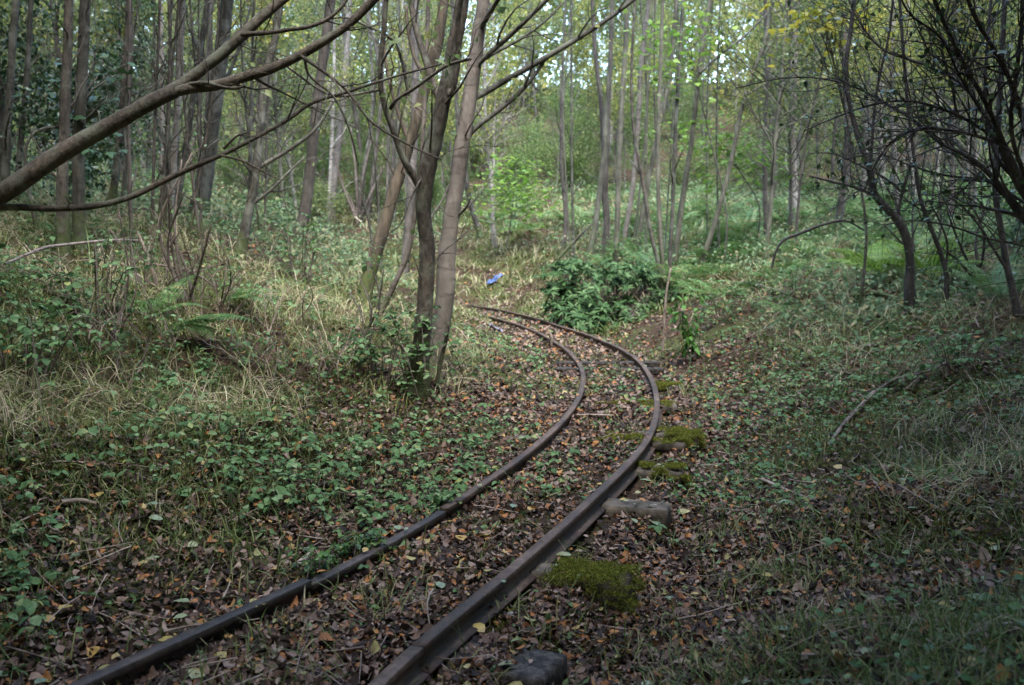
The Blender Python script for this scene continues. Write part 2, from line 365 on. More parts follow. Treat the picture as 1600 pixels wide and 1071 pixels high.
def rail_mat(name, cols, metal=.3, rough=.55):
    mt, nt, N, L = new_mat(name)
    out = N('ShaderNodeOutputMaterial'); p = N('ShaderNodeBsdfPrincipled'); L(p.outputs[0], out.inputs[0])
    tc = N('ShaderNodeTexCoord')
    n1 = N('ShaderNodeTexNoise'); n1.inputs['Scale'].default_value = 38; n1.inputs['Detail'].default_value = 9; n1.inputs['Roughness'].default_value = .78; L(tc.outputs['Object'], n1.inputs['Vector'])
    n2 = N('ShaderNodeTexNoise'); n2.inputs['Scale'].default_value = 2.6; n2.inputs['Detail'].default_value = 3; L(tc.outputs['Object'], n2.inputs['Vector'])
    ad = N('ShaderNodeMath'); ad.operation = 'MULTIPLY_ADD'; L(n2.outputs[0], ad.inputs[0]); ad.inputs[1].default_value = .4; 
    ml = N('ShaderNodeMath'); ml.operation = 'MULTIPLY'; L(n1.outputs[0], ml.inputs[0]); ml.inputs[1].default_value = .6; L(ml.outputs[0], ad.inputs[2])
    r = ramp_node(nt, cols); L(ad.outputs[0], r.inputs[0]); L(r.outputs[0], p.inputs['Base Color'])
    p.inputs['Metallic'].default_value = metal
    mr = N('ShaderNodeMapRange'); mr.inputs[3].default_value = rough - .12; mr.inputs[4].default_value = rough + .25; L(n1.outputs[0], mr.inputs[0]); L(mr.outputs[0], p.inputs['Roughness'])
    bm = N('ShaderNodeBump'); bm.inputs['Strength'].default_value = .8; bm.inputs['Distance'].default_value = .006; L(n1.outputs[0], bm.inputs['Height']); L(bm.outputs[0], p.inputs['Normal'])
    return mt
M['rail'] = rail_mat('rusty_rail_steel', [(.36, (.014, .010, .008)), (.45, (.045, .028, .019)), (.53, (.085, .052, .035)), (.60, (.15, .10, .072)), (.68, (.20, .155, .13))])
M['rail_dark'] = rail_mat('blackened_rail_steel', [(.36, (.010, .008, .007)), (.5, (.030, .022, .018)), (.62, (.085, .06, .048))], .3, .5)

# soil
def soil_mat():
    mt, nt, N, L = new_mat('woodland_soil')
    out = N('ShaderNodeOutputMaterial'); p = N('ShaderNodeBsdfPrincipled'); L(p.outputs[0], out.inputs[0]); p.inputs['Roughness'].default_value = .95; p.inputs['Specular IOR Level'].default_value = .1
    tc = N('ShaderNodeTexCoord')
    n1 = N('ShaderNodeTexNoise'); n1.inputs['Scale'].default_value = 18; n1.inputs['Detail'].default_value = 8; n1.inputs['Roughness'].default_value = .7; L(tc.outputs['Object'], n1.inputs['Vector'])
    r = ramp_node(nt, [(.3, (.018, .012, .008)), (.5, (.045, .028, .018)), (.7, (.10, .062, .04))]); L(n1.outputs[0], r.inputs[0])
    n2 = N('ShaderNodeTexNoise'); n2.inputs['Scale'].default_value = .7; n2.inputs['Detail'].default_value = 4; L(tc.outputs['Object'], n2.inputs['Vector'])
    m2 = N('ShaderNodeMapRange'); m2.inputs[1].default_value = .45; m2.inputs[2].default_value = .62; m2.inputs[4].default_value = .75; L(n2.outputs[0], m2.inputs[0])
    n3 = N('ShaderNodeTexNoise'); n3.inputs['Scale'].default_value = 30; n3.inputs['Detail'].default_value = 4; L(tc.outputs['Object'], n3.inputs['Vector'])
    r3 = ramp_node(nt, [(.3, (.025, .035, .010)), (.7, (.085, .10, .028))]); L(n3.outputs[0], r3.inputs[0])
    x = N('ShaderNodeMix'); x.data_type = 'RGBA'; L(m2.outputs[0], x.inputs[0]); L(r.outputs[0], x.inputs[6]); L(r3.outputs[0], x.inputs[7]); L(x.outputs[2], p.inputs['Base Color'])
    bm = N('ShaderNodeBump'); bm.inputs['Strength'].default_value = 1; bm.inputs['Distance'].default_value = .04; L(n1.outputs[0], bm.inputs['Height']); L(bm.outputs[0], p.inputs['Normal'])
    return mt
M['soil'] = soil_mat()

# ------------------------------------------------------------------ ground
def grid_axis(a, b, lo, hi, fine, coarse):
    out = [lo]
    while out[-1] < hi:
        d = 0 if a <= out[-1] <= b else min(abs(out[-1] - a), abs(out[-1] - b))
        out.append(out[-1] + min(coarse, fine + d * .12))
    return np.array(out)
gx = grid_axis(-4, 4, -68, 68, .08, 3); gy = grid_axis(1, 12, -13, 108, .08, 3)
xx, yy = np.meshgrid(gx, gy)
zz = H(xx, yy) - .012
nx_, ny_ = len(gx), len(gy)
ii = np.arange(ny_ - 1)[:, None] * nx_ + np.arange(nx_ - 1)[None]
gq = np.stack([ii, ii + 1, ii + nx_ + 1, ii + nx_], -1).reshape(-1, 4)
g = MB().add(np.stack([xx, yy, zz], -1).reshape(-1, 3), gq).build('ground', M['soil'])
g['kind'] = 'structure'; tag(g, 'dark woodland floor rising to banks on both sides of the track', 'ground')

# ------------------------------------------------------------------ railway
RAIL_H = .085
PROF = np.array([(-.022, -.001), (-.0205, .001), (.0205, .001), (.022, -.001), (.022, -.020), (.018, -.026), (.0065, -.033), (.0055, -.066), (.014, -.073), (.040, -.080), (.040, -.088),
                 (-.040, -.088), (-.040, -.080), (-.014, -.073), (-.0055, -.066), (-.0065, -.033), (-.018, -.026), (-.022, -.020)])
def rail(line, i0, i1, name, mat, parent, label=None, dz=0.0, tilt=0.0, gap=0.0):
    q = line[i0:i1].copy(); n = len(q)
    if gap: q[-1] = q[-2] + (q[-1] - q[-2]) * (1 - gap / np.linalg.norm(q[-1] - q[-2]))
    T = np.gradient(q, axis=0); T /= np.linalg.norm(T, axis=1)[:, None]
    nr = np.c_[T[:, 1], -T[:, 0]]
    k = len(PROF)
    wob = (fbm(np.arange(n) * .05 + i0 * .05, np.zeros(n) + len(line), 2) - .5) * .02
    z = RAIL_H + dz + wob
    V = np.empty((n, k, 3))
    V[:, :, :2] = q[:, None] + nr[:, None] * PROF[None, :, 0, None]
    V[:, :, 2] = z[:, None] + PROF[None, :, 1] + tilt * PROF[None, :, 0]
    i = np.arange(n - 1)[:, None] * k; j = np.arange(k)[None]; j2 = (j + 1) % k
    f = np.stack([i + j, i + k + j, i + k + j2, i + j2], -1).reshape(-1, 4)
    mb = MB().add(V.reshape(-1, 3), f)
    for s_, o_ in ((0, 1), (n - 1, -1)):
        mb.f.append((np.arange(k)[::o_] + s_ * k)[None])
    return mb.build(name, mat, parent, smooth=False, label=label)

track = thing('railway_track', 'rusty narrow gauge railway track curving away to the left through the wood', 'railway track')
def idx(line, x, y): return int(np.argmin(np.hypot(line[:, 0] - x, line[:, 1] - y)))
jr = idx(RAIL_R, -.3, 2.9)
rail(RAIL_R, 0, jr + 1, 'rail', M['rail'], track, 'short rail length before the joint at the bottom edge', dz=-.002, gap=.007)
rail(RAIL_R, jr, len(RAIL_R), 'rail', M['rail'], track, 'brown outer rail with worn top sweeping round the bend')
j1 = idx(RAIL_L, -.72, 3.48); j2 = idx(RAIL_L, -.30, 4.52)
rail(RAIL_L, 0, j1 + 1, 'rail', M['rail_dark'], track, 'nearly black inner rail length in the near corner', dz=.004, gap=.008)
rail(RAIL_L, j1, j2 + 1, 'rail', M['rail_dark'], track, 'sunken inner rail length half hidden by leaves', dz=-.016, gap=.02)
rail(RAIL_L, j2, len(RAIL_L), 'rail', M['rail'], track, 'brown inner rail on the far side of the sunken joint', dz=-.006)

def block(mb, c, ax, L, W, Ht, rnd=.012, seed=0, n=(24, 6, 4)):
    """lumpy worn timber block; c = centre of top, ax = unit axis"""
    nx, ny, nz = n
    vs = {}; faces = []
    ay = np.array([-ax[1], ax[0], 0]); ax3 = np.array([ax[0], ax[1], 0]); az = np.array([0, 0, 1.])
    def vid(i, j, k):
        key = (i, j, k)
        if key not in vs:
            u = np.array([i / nx * 2 - 1, j / ny * 2 - 1, k / nz * 2 - 1])
            hl = np.array([L / 2, W / 2, Ht / 2]); p = u * hl
            inner = np.clip(p, -(hl - rnd), hl - rnd); dlt = p - inner
            if np.linalg.norm(dlt) > 0: p = inner + dlt / max(np.linalg.norm(dlt), rnd) * min(np.linalg.norm(dlt), rnd)
            s = 1 if seed is None else 1
            nzv = np.array([fbm(p[0] * 9 + seed, p[1] * 25 + p[2] * 21, 4) - .5, fbm(p[0] * 11 + 7 + seed, p[2] * 25 + p[1] * 5, 6) - .5, fbm(p[0] * 8 + 3 + seed, p[1] * 40, 8) - .5])
            p = p + nzv * rnd * np.array([1.2, 1.0, 1.0])
            vs[key] = (len(vs), np.asarray(c) + ax3 * p[0] + ay * p[1] + az * (p[2] - Ht / 2))
        return vs[key][0]
    def face(a): faces.append(a)
    for i in range(nx):
        for j in range(ny):
            face((vid(i, j, nz), vid(i + 1, j, nz), vid(i + 1, j + 1, nz), vid(i, j + 1, nz)))
            face((vid(i, j, 0), vid(i, j + 1, 0), vid(i + 1, j + 1, 0), vid(i + 1, j, 0)))
    for i in range(nx):
        for k in range(nz):
            face((vid(i, 0, k), vid(i + 1, 0, k), vid(i + 1, 0, k + 1), vid(i, 0, k + 1)))
            face((vid(i, ny, k), vid(i, ny, k + 1), vid(i + 1, ny, k + 1), vid(i + 1, ny, k)))
    for j in range(ny):
        for k in range(nz):
            face((vid(0, j, k), vid(0, j, k + 1), vid(0, j + 1, k + 1), vid(0, j + 1, k)))
            face((vid(nx, j, k), vid(nx, j + 1, k), vid(nx, j + 1, k + 1), vid(nx, j, k + 1)))
    v = np.array([p for _, p in sorted(vs.values(), key=lambda t: t[0])])
    mb.add(v, np.array(faces))

def fuzz(mb, c, n, spread, h=(.008, .02), w=.0022):
    """short upright moss blades at points c"""
    p = c[rng.integers(0, len(c), n)] + rng.normal(size=(n, 3)) * np.array(spread)
    d = rng.normal(size=(n, 3)) * .6 + np.array([0, 0, 1.]); hh = rng.uniform(*h, n)
    R = frames(d, unit(n))
    tv = np.array([(0, -.5, 0), (0, .5, 0), (1, 0, 0)], float); tf = np.array([(0, 1, 2)])
    inst(mb, tv, tf, p, R, np.c_[hh, np.full(n, w), np.full(n, w)])

def sleeper(px, py, mat, W, Ht, top, out, length=.44, label=None, moss=0, seed=0, rot=0.0, end=None):
    """(px,py) = pixel of the outer end's top centre"""
    e = P(px, py, 5); d = ray(px, py); t = (top - CAM[2]) / d[2]; e = CAM + d * t
    k = np.argmin(np.hypot(MID[:, 0] - e[0], MID[:, 1] - e[1]))
    nr = np.array([MT[k, 1], -MT[k, 0]]); a = math.atan2(nr[1], nr[0]) + rot
    nr = np.array([math.cos(a), math.sin(a)])
    c = np.array([e[0] - nr[0] * length / 2, e[1] - nr[1] * length / 2, top])
    mb = MB(); block(mb, c, nr, length, W, Ht, (.024 if moss else .004 if mat is M['sleeper_dark'] else .009), seed)
    o = mb.build('sleeper', mat, track, smooth=False, label=label)
    if moss:
        L_ = moss; ms = MB(); n = 700
        u = rng.uniform(0, 1, n) ** .8
        ctr = np.array([e[0], e[1], top]) - np.r_[nr, 0] * (L_ * u)[:, None] + np.r_[-nr[1], nr[0], 0] * (rng.uniform(-.5, .5, n) * W * 1.05)[:, None]
        edge = np.abs(((ctr[:, :2] - e[:2]) @ np.array([-nr[1], nr[0]])) / (W / 2))
        ctr[:, 2] += .018 * (1 - edge ** 2) + .01 * fbm(ctr[:, 0] * 25, ctr[:, 1] * 25, 3)
        side = rng.random(n) < .35
        ctr[side, 2] -= rng.uniform(0, Ht * .8, side.sum())
        s2 = np.where(rng.random(n) < .6, 1, -1)
        sd = (np.r_[nr[1], -nr[0], 0] * (W / 2 + .006))
        base = np.array([e[0], e[1], 0]) - np.r_[nr, 0] * (L_ * u)[:, None]
        ctr[side, :2] = base[side, :2] + sd[:2] * 1.0 * s2[side, None]
        onend = rng.random(n) < .22
        ctr[onend] = np.array([e[0], e[1], top]) + np.r_[nr, 0] * .008 + np.r_[-nr[1], nr[0], 0] * (rng.uniform(-.5, .5, onend.sum()) * W)[:, None] - np.array([0, 0, 1]) * (rng.random(onend.sum()) * Ht)[:, None]
        hole = fbm(ctr[:, 0] * 13 + seed, ctr[:, 1] * 13 + ctr[:, 2] * 9, 15) > (.45 if seed == 2 else .55)
        ctr = ctr[hole]; ctr[:, 2] += .035 * (fbm(ctr[:, 0] * 16, ctr[:, 1] * 16, 21) - .45)
        ms2 = ctr + rng.normal(size=ctr.shape) * np.array([.012, .012, .002])
        fuzz(ms, ms2, 22000, (.013, .013, .003), (.004, .010), .0045)
        ms.build('moss', M['moss'], o, smooth=False)
    return o
sleeper(866, 1044, M['sleeper_dark'], .22, .12, -.012, 0, length=.62, label='wet dark sleeper end at the bottom edge of the picture', seed=1, rot=-.02)
sleeper(984, 903, M['sleeper'], .16, .13, .024, 0, label='sleeper end under a thick cushion of bright moss', moss=.30, seed=2)
sleeper(1046, 792, M['sleeper'], .17, .13, .024, 0, label='bare grey squared sleeper end', seed=3)
sleeper(1068, 735, M['sleeper'], .16, .12, .02, 0, label='sleeper end thinly covered in yellow green moss beyond the bare one', moss=.3, seed=4)
sleeper(1092, 679, M['sleeper'], .15, .12, .02, 0, label='mossy sleeper end beside thin green herbs', moss=.26, seed=5)
sleeper(1064, 603, M['sleeper'], .15, .11, .02, 0, label='small mossy sleeper end near the apex of the bend', moss=.2, seed=6)
sleeper(1036, 575, M['sleeper_dark'], .13, .07, .05, 0, length=1.1, label='dark bare sleeper crossing the bend', seed=7)
sleeper(1030, 565, M['sleeper_dark'], .12, .07, .05, 0, length=1.1, label='second dark bare sleeper lying close behind another', seed=8)
for (px, py, W, L_) in ((992, 632, .16, .42), (1005, 690, .13, .3)):   # mossy stretch of sleeper between the rails
    sleeper(px + 66, py + 2, M['sleeper'], W, .06, .03, 0, length=1.2, label='sleeper showing a mossy strip between the rails', moss=.62, seed=int(px))

# ------------------------------------------------------------------ scatter on the ground
def scatter(n, y0, y1, pw=1.3, wid=.60, pad=.8):
    u = rng.random(n)
    if abs(pw - 1) < 1e-3: y = y0 * (y1 / y0) ** u
    else:
        a = 1 - pw; y = (y0 ** a + u * (y1 ** a - y0 ** a)) ** (1 / a)
    x = (rng.random(n) * 2 - 1) * (wid * y + pad)
    return x, y
# density of samples per m2 ~ y^-(pw+1)
d_rail = lambda x, y: np.minimum(np.abs(D(x, y) - .3), np.abs(D(x, y) + .3))

def litter_layer(name, n, y0, y1, pw, size, accept, mat, tpl, lift=(0, .025), tilt=.35, label='', smooth=True):
    x, y = scatter(n, y0, y1, pw)
    keep = rng.random(n) < accept(x, y); x = x[keep]; y = y[keep]; n = len(x)
    z = H(x, y) + rng.uniform(*lift, n)
    az = rng.uniform(0, 2 * PI, n); el = rng.normal(size=n) * tilt
    d = np.c_[np.cos(az), np.sin(az), np.sin(el)]
    up = np.array([0, 0, 1.]) + rng.normal(size=(n, 3)) * tilt
    flip = rng.random(n) < .4; up[flip] *= -1
    R = frames(d, up); sz = size(n, y)
    asp = rng.uniform(.75, 1.25, n)
    pos = np.c_[x, y, z]; mb = MB(); w = rng.integers(0, len(tpl), n)
    for k, (tv, tf) in enumerate(tpl):
        q = w == k
        inst(mb, tv, tf, pos[q], R[q], np.c_[sz[q], sz[q] * asp[q], sz[q] * rng.uniform(.5, 1.8, q.sum())])
    return mb

def acc_litter(x, y):
    d = D(x, y)
    base = .09 + .91 * np.exp(-np.clip(np.abs(d) - .8, 0, None) ** 2 / .9)
    base = np.where(d > 0, .16 + .84 * np.exp(-np.clip(d - 1.0, 0, None) ** 2 / 1.6), base)
    patch = sst(.3, .55, fbm(x * .9, y * .9, 31))
    back = sst(18, 21, y) * np.exp(-((x + .3) / 2.2) ** 2) * sst(30, 25, y) if False else 0
    brown = .8 * np.exp(-((x + .2) / 1.6) ** 2 - ((y - 23) / 2.6) ** 2)
    railgap = np.where((d > .30) & (d < .42), .15, 1.0)
    return np.clip(np.maximum(base * (.3 + .7 * patch), brown) * railgap, .03, 1)
tplL = [leaf_tpl(.62, .15, .12, .05), leaf_tpl(.75, .3, .3, -.06), leaf_tpl(.55, -.2, -.25, .08), leaf_tpl(.8, .08, .5, .1)]
lit = MB()
a = litter_layer('x', 200000, 2.0, 8, 1.5, lambda n, y: rng.uniform(.015, .041, n) * np.where(rng.random(n) < .05, 1.4, 1), acc_litter, None, tplL)
b = litter_layer('x', 150000, 7, 34, 1.0, lambda n, y: rng.uniform(.026, .055, n) * (1 + .03 * y), acc_litter, None, [leaf_lo(.65, .2, .2), leaf_lo(.8, -.25, .1)])
for q in (a, b):
    off = lit.n
    lit.v += q.v; lit.f += [f + off for f in q.f]; lit.n += q.n
o = lit.build('leaf_litter', M['litter']); tag(o, 'brown and orange fallen leaves covering the track bed and banks', 'leaf litter', kind='stuff')

# rotten crumbs between the leaves
x, y = scatter(60000, 2.0, 9, 1.5); k = rng.random(len(x)) < acc_litter(x, y); x = x[k]; y = y[k]; n = len(x)
cr = MB(); tv, tf = leaf_qd(.8, .3, .3)
inst(cr, tv, tf, np.c_[x, y, H(x, y) + rng.uniform(0, .018, n)], frames(unit(n), unit(n)), rng.uniform(.008, .022, n))
M['crumb'] = leaf_mat('leaf_crumb', [(0, (.025, .016, .011)), (.6, (.08, .05, .034)), (1, (.19, .14, .11))], trans=0, rough=.9, spec=.1)
o = cr.build('leaf_mould', M['crumb'], smooth=False); tag(o, 'crumbled leaf mould and bark chips lying between the fallen leaves', 'leaf mould', kind='stuff')

# grass
def blades(mb, root, az, ln, bend, w, lean=.2):
    n = len(root); t = np.array([0, .35, .7, 1.])
    el0 = np.clip(PI / 2 - np.abs(rng.normal(size=n)) * lean, .1, PI / 2)
    pts = np.zeros((n, 4, 3)); cur = root.copy(); pts[:, 0] = cur
    for k in range(1, 4):
        el = el0 - bend * (t[k] + t[k - 1]) / 2
        st = ln * (t[k] - t[k - 1])
        cur = cur + np.c_[np.cos(el) * np.cos(az), np.cos(el) * np.sin(az), np.sin(el)] * st[:, None]
        pts[:, k] = cur
    gz = H(pts[:, 3, 0], pts[:, 3, 1]) + .006
    pts[:, 3, 2] = np.maximum(pts[:, 3, 2], gz); gz = H(pts[:, 2, 0], pts[:, 2, 1]) + .008; pts[:, 2, 2] = np.maximum(pts[:, 2, 2], gz)
    sd = np.c_[-np.sin(az), np.cos(az), rng.normal(size=n) * .3]
    ww = np.array([.8, 1, .7])
    V = np.empty((n, 7, 3))
    for k in range(3):
        V[:, 2 * k] = pts[:, k] - sd * (w * ww[k] / 2)[:, None]; V[:, 2 * k + 1] = pts[:, k] + sd * (w * ww[k] / 2)[:, None]
    V[:, 6] = pts[:, 3]
    tf = np.array([(0, 1, 3), (0, 3, 2), (2, 3, 5), (2, 5, 4), (4, 5, 6)])
    mb.add(V.reshape(-1, 3), (tf[None] + (np.arange(n) * 7)[:, None, None]).reshape(-1, 3))

def tufts(n, y0, y1, pw, accept, per, spread, ln, bend, w, lean):
    x, y = scatter(n, y0, y1, pw); k = rng.random(n) < accept(x, y); x = x[k]; y = y[k]
    p = rng.integers(per[0], per[1], len(x)); X = np.repeat(x, p); Y = np.repeat(y, p); m_ = len(X)
    caz = np.repeat(rng.uniform(0, 2 * PI, len(x)), p)
    sp = np.repeat(rng.uniform(.5, 1.3, len(x)), p)
    X = X + rng.normal(size=m_) * spread * sp; Y = Y + rng.normal(size=m_) * spread * sp
    ok = np.minimum(np.abs(D(X, Y) - .3), np.abs(D(X, Y) + .3)) > .035
    X, Y, caz, sp = X[ok], Y[ok], caz[ok], sp[ok]; m_ = len(X)
    az = caz + rng.normal(size=m_) * 1.2
    L_ = rng.uniform(*ln, m_) * sp * (1 + .015 * Y); B = rng.uniform(*bend, m_)
    mb = MB(); blades(mb, np.c_[X, Y, H(X, Y) - .005], az, L_, B, rng.uniform(*w, m_) * (1 + .11 * Y), lean)
    return mb
def acc_straw(x, y):
    d = D(x, y)
    z = np.where(d < 0, sst(.95, 1.7, -d), .75 * sst(1.5, 2.6, d))
    return z * sst(.40, .60, fbm(x * 1.1 + 9, y * 1.1, 41)) * (.65 + .35 * sst(3, 5, y)) * np.where(y > 22, .8, 1)
def acc_green(x, y):
    d = D(x, y)
    z = np.where(d < 0, .95 * sst(.6, 1.6, -d) + .12, 1.0 * sst(.8, 1.7, d) + .14)
    return z * np.where(d > 0, sst(.25, .55, fbm(x * .9 + 3, y * .9, 47)), sst(.36, .62, fbm(x * .7 + 3, y * .7, 47)))
t1 = tufts(9500, 2.0, 26, 1.1, acc_straw, (9, 26), .07, (.12, .37), (.9, 2.6), (.0016, .0034), .8)
def merge(a, b):
    off = a.n; a.v += b.v; a.f += [f + off for f in b.f]; a.n += b.n
merge(t1, tufts(3200, 15, 38, .3, lambda x, y: (np.abs(D(x, y)) > .7) * .6, (8, 18), .10, (.12, .36), (.7, 2.2), (.003, .006), .7))
o = t1.build('dry_grass', M['straw'], smooth=False); tag(o, 'straw coloured dry grass lying over both banks', 'dry grass', kind='stuff')
t2 = tufts(14000, 2.0, 30, 1.25, acc_green, (10, 22), .06, (.04, .15), (.4, 1.9), (.002, .0042), .6)
merge(t2, tufts(5200, 15, 38, .3, lambda x, y: (np.abs(D(x, y)) > .55) * .8, (8, 18), .10, (.08, .26), (.5, 1.8), (.003, .006), .6))
o = t2.build('grass', M['grass'], smooth=False); tag(o, 'short green grass and sedge among the fallen leaves', 'grass', kind='stuff')

# moss mats on the ground (right bank and patches)
def acc_moss(x, y):
    d = D(x, y); q = fbm(x * 1.3 + 20, y * 1.3, 53)
    return np.where(d > 0, sst(.41, .52, q + .10 * sst(.8, 1.7, d)), sst(.57, .68, q)) * (np.abs(d) > .36)
x, y = scatter(120000, 2.0, 11, 1.5); k = rng.random(len(x)) < acc_moss(x, y); x = x[k]; y = y[k]
mo = MB(); c = np.c_[x, y, H(x, y) + .002]
fuzz(mo, c, int(len(c) * 2.6), (.014, .014, .002), (.006, .018), .006)
o = mo.build('moss', M['moss'], smooth=False); tag(o, 'bright yellow green moss mats on the woodland floor', 'moss', kind='stuff')

# brambles: three leaflets on a short stalk
def trios(n, y0, y1, pw, accept, size, hgt):
    x, y = scatter(n, y0, y1, pw); k = rng.random(n) < accept(x, y); x = x[k]; y = y[k]; n = len(x)
    h = rng.uniform(*hgt, n) * (.35 + .65 * sst(.35, .9, np.abs(D(x, y)))) ; base = np.c_[x, y, H(x, y)]; az = rng.uniform(0, 2 * PI, n)
    pos = base + np.c_[np.cos(az) * h * .4, np.sin(az) * h * .4, h]
    sz = rng.uniform(*size, n) * (1 + .03 * y); mb = MB()
    nrm = np.array([0, 0, 1.]) + rng.normal(size=(n, 3)) * .28
    tp = [leaf_tpl(.72, .10, .18, .01), leaf_tpl(.8, .16, .3, .02)]
    for off, s in ((0, 1.0), (1.25, .85), (-1.25, .85)):
        q = az + off; d = np.c_[np.cos(q), np.sin(q), -.12 + rng.normal(size=n) * .2]
        w = rng.random(n) < .5
        for kk in (0, 1):
            s_ = w if kk else ~w
            inst(mb, *tp[kk], pos[s_] + d[s_] * (.12 * sz[s_])[:, None], frames(d[s_], nrm[s_]), sz[s_] * s)
    # stalks
    tv = np.array([(0, -.5, 0), (0, .5, 0), (1, .3, 0), (1, -.3, 0)], float); tf = np.array([(0, 1, 2), (0, 2, 3)])
    dv = pos - base; ln = np.linalg.norm(dv, axis=1)
    inst(mb, tv, tf, base, frames(dv, unit(n)), np.c_[ln, np.full(n, .003), np.full(n, .003)])
    return mb
def acc_br(x, y):
    d = D(x, y); q = fbm(x * .8 + 50, y * .8, 61)
    l = sst(.47, .62, q) * sst(.38, .9, -d) * (.3 + .45 * sst(2.6, 4.0, y))
    mid = sst(.53, .66, q) * (np.abs(d) < .26) * .55
    r = sst(.50, .62, q) * sst(.5, 1., d) * .55 * sst(3.2, 5.0, y)
    hedge = np.exp(-((d + .75) / .42) ** 2) * sst(4.0, 4.8, y) * sst(7.6, 6.2, y) * .9
    return np.clip(np.where(d < -.34, l, np.where(d < .34, mid, r)) + hedge * (d < -.36), 0, 1)
t3 = trios(26000, 2.0, 18, 1.2, acc_br, (.020, .046), (.02, .17))
o = t3.build('bramble_leaves', M['bramble']); tag(o, 'low blue green bramble leaves spreading over the banks', 'brambles', kind='stuff')

# herbs: rounder, fresher small leaves
def acc_herb(x, y):
    d = D(x, y); q = fbm(x * .9 + 80, y * .9, 67)
    near = np.maximum(sst(.42, .56, q) * (np.abs(d) < .25) * 1.1, sst(.42, .58, q) * (d > .5) * (d < 2.0) * sst(3.5, 6, y)) * .8
    return np.clip(near + sst(.45, .62, q) * (.25 + .75 * sst(.6, 3, np.abs(d))) * (np.abs(np.abs(d) - .3) > .05) * np.where(d > .5, .25 + .75 * sst(3.0, 5.0, y), 1), 0, 1)
x, y = scatter(60000, 2.0, 20, 1.2); k = rng.random(len(x)) < acc_herb(x, y); x = x[k]; y = y[k]; n = len(x)
he = MB(); az = rng.uniform(0, 2 * PI, n)
inst(he, *leaf_tpl(.85, .1, .2), np.c_[x, y, H(x, y) + rng.uniform(.01, .12, n) * sst(.2, 1.2, np.abs(D(x, y)))], frames(np.c_[np.cos(az), np.sin(az), rng.normal(size=n) * .3], np.array([0, 0, 1.]) + rng.normal(size=(n, 3)) * .35), rng.uniform(.012, .032, n) * (1 + .04 * y))
o = he.build('herbs', M['herb']); tag(o, 'small fresh green herb leaves between grass and brambles', 'herbs', kind='stuff')

# tall undergrowth in the middle distance
def acc_und(x, y):
    d = D(x, y); q = fbm(x * .35 + 11, y * .35, 71)
    clear = np.exp(-((x + .2) / 1.3) ** 2 - ((y - 23.0) / 2.2) ** 2)
    return np.clip((.25 + .75 * sst(.34, .55, q)) * sst(1.4, 3.2, np.abs(d)) * np.where(d < 0, sst(8, 19, y), sst(7, 13, y)) - clear, 0, 1)
x, y = scatter(230000, 7, 75, .55, .62, 1.5); k = rng.random(len(x)) < acc_und(x, y); x = x[k]; y = y[k]; n = len(x)
un = MB(); az = rng.uniform(0, 2 * PI, n); hh = rng.random(n) ** 1.5 * (.14 + .62 * fbm(x * .8, y * .8, 73) * sst(8, 18, y)) 
inst(un, *leaf_qd(.62, .15, .3), np.c_[x, y, H(x, y) + .02 + hh], frames(np.c_[np.cos(az), np.sin(az), rng.normal(size=n) * .5 - .2], np.array([0, 0, 1.]) + rng.normal(size=(n, 3)) * .5), rng.uniform(.035, .085, n) * (1 + .014 * y))
M['under'] = leaf_mat('undergrowth_leaf', [(0, (.065, .115, .05)), (.4, (.125, .19, .088)), (.7, (.20, .27, .13)), (.85, (.26, .24, .11)), (1, (.30, .22, .13))], trans=.35, rough=.6, spec=.2, patch=((.15, .23, .12), .25, .6))
o = un.build('undergrowth', M['under']); tag(o, 'knee high green undergrowth between the trees beyond the bend', 'undergrowth', kind='stuff')

# fine twigs and dead stems
x, y = scatter(900, 2.0, 16, 1.2); n = len(x); tw = MB()
for i in range(n):
    if abs(abs(D(x[i], y[i])) - .3) < .05: continue
    L_ = rng.uniform(.06, .35); az = rng.uniform(0, 2 * PI); p0 = np.array([x[i], y[i]])
    tt = np.linspace(-.5, .5, 5); cv = rng.normal() * .15
    q = p0 + np.c_[np.cos(az) * tt - np.sin(az) * cv * tt * tt, np.sin(az) * tt + np.cos(az) * cv * tt * tt] * L_
    tube(tw, np.c_[q, H(q[:, 0], q[:, 1]) + rng.uniform(.004, .05)], np.linspace(1, .5, 5) * rng.uniform(.0015, .0042) * (1 + .05 * y[i]), 4, cap=False)
o = tw.build('twigs', M['stick']); tag(o, 'thin dead twigs lying among the leaves', 'twigs', kind='stuff')

# ------------------------------------------------------------------ tree tools
def pxline(pts, base, dY=0.0, Y=None):
    """polyline of pixels -> world line at the depth of base; dY = depth change along it"""
    y0 = base[1] if Y is None else Y
    n = len(pts)
    return np.array([P(px, py, y0 + dY * i / max(1, n - 1)) for i, (px, py) in enumerate(pts)])
def wpx(w, Y): return np.asarray(w, float) * Y / F_PX / 2

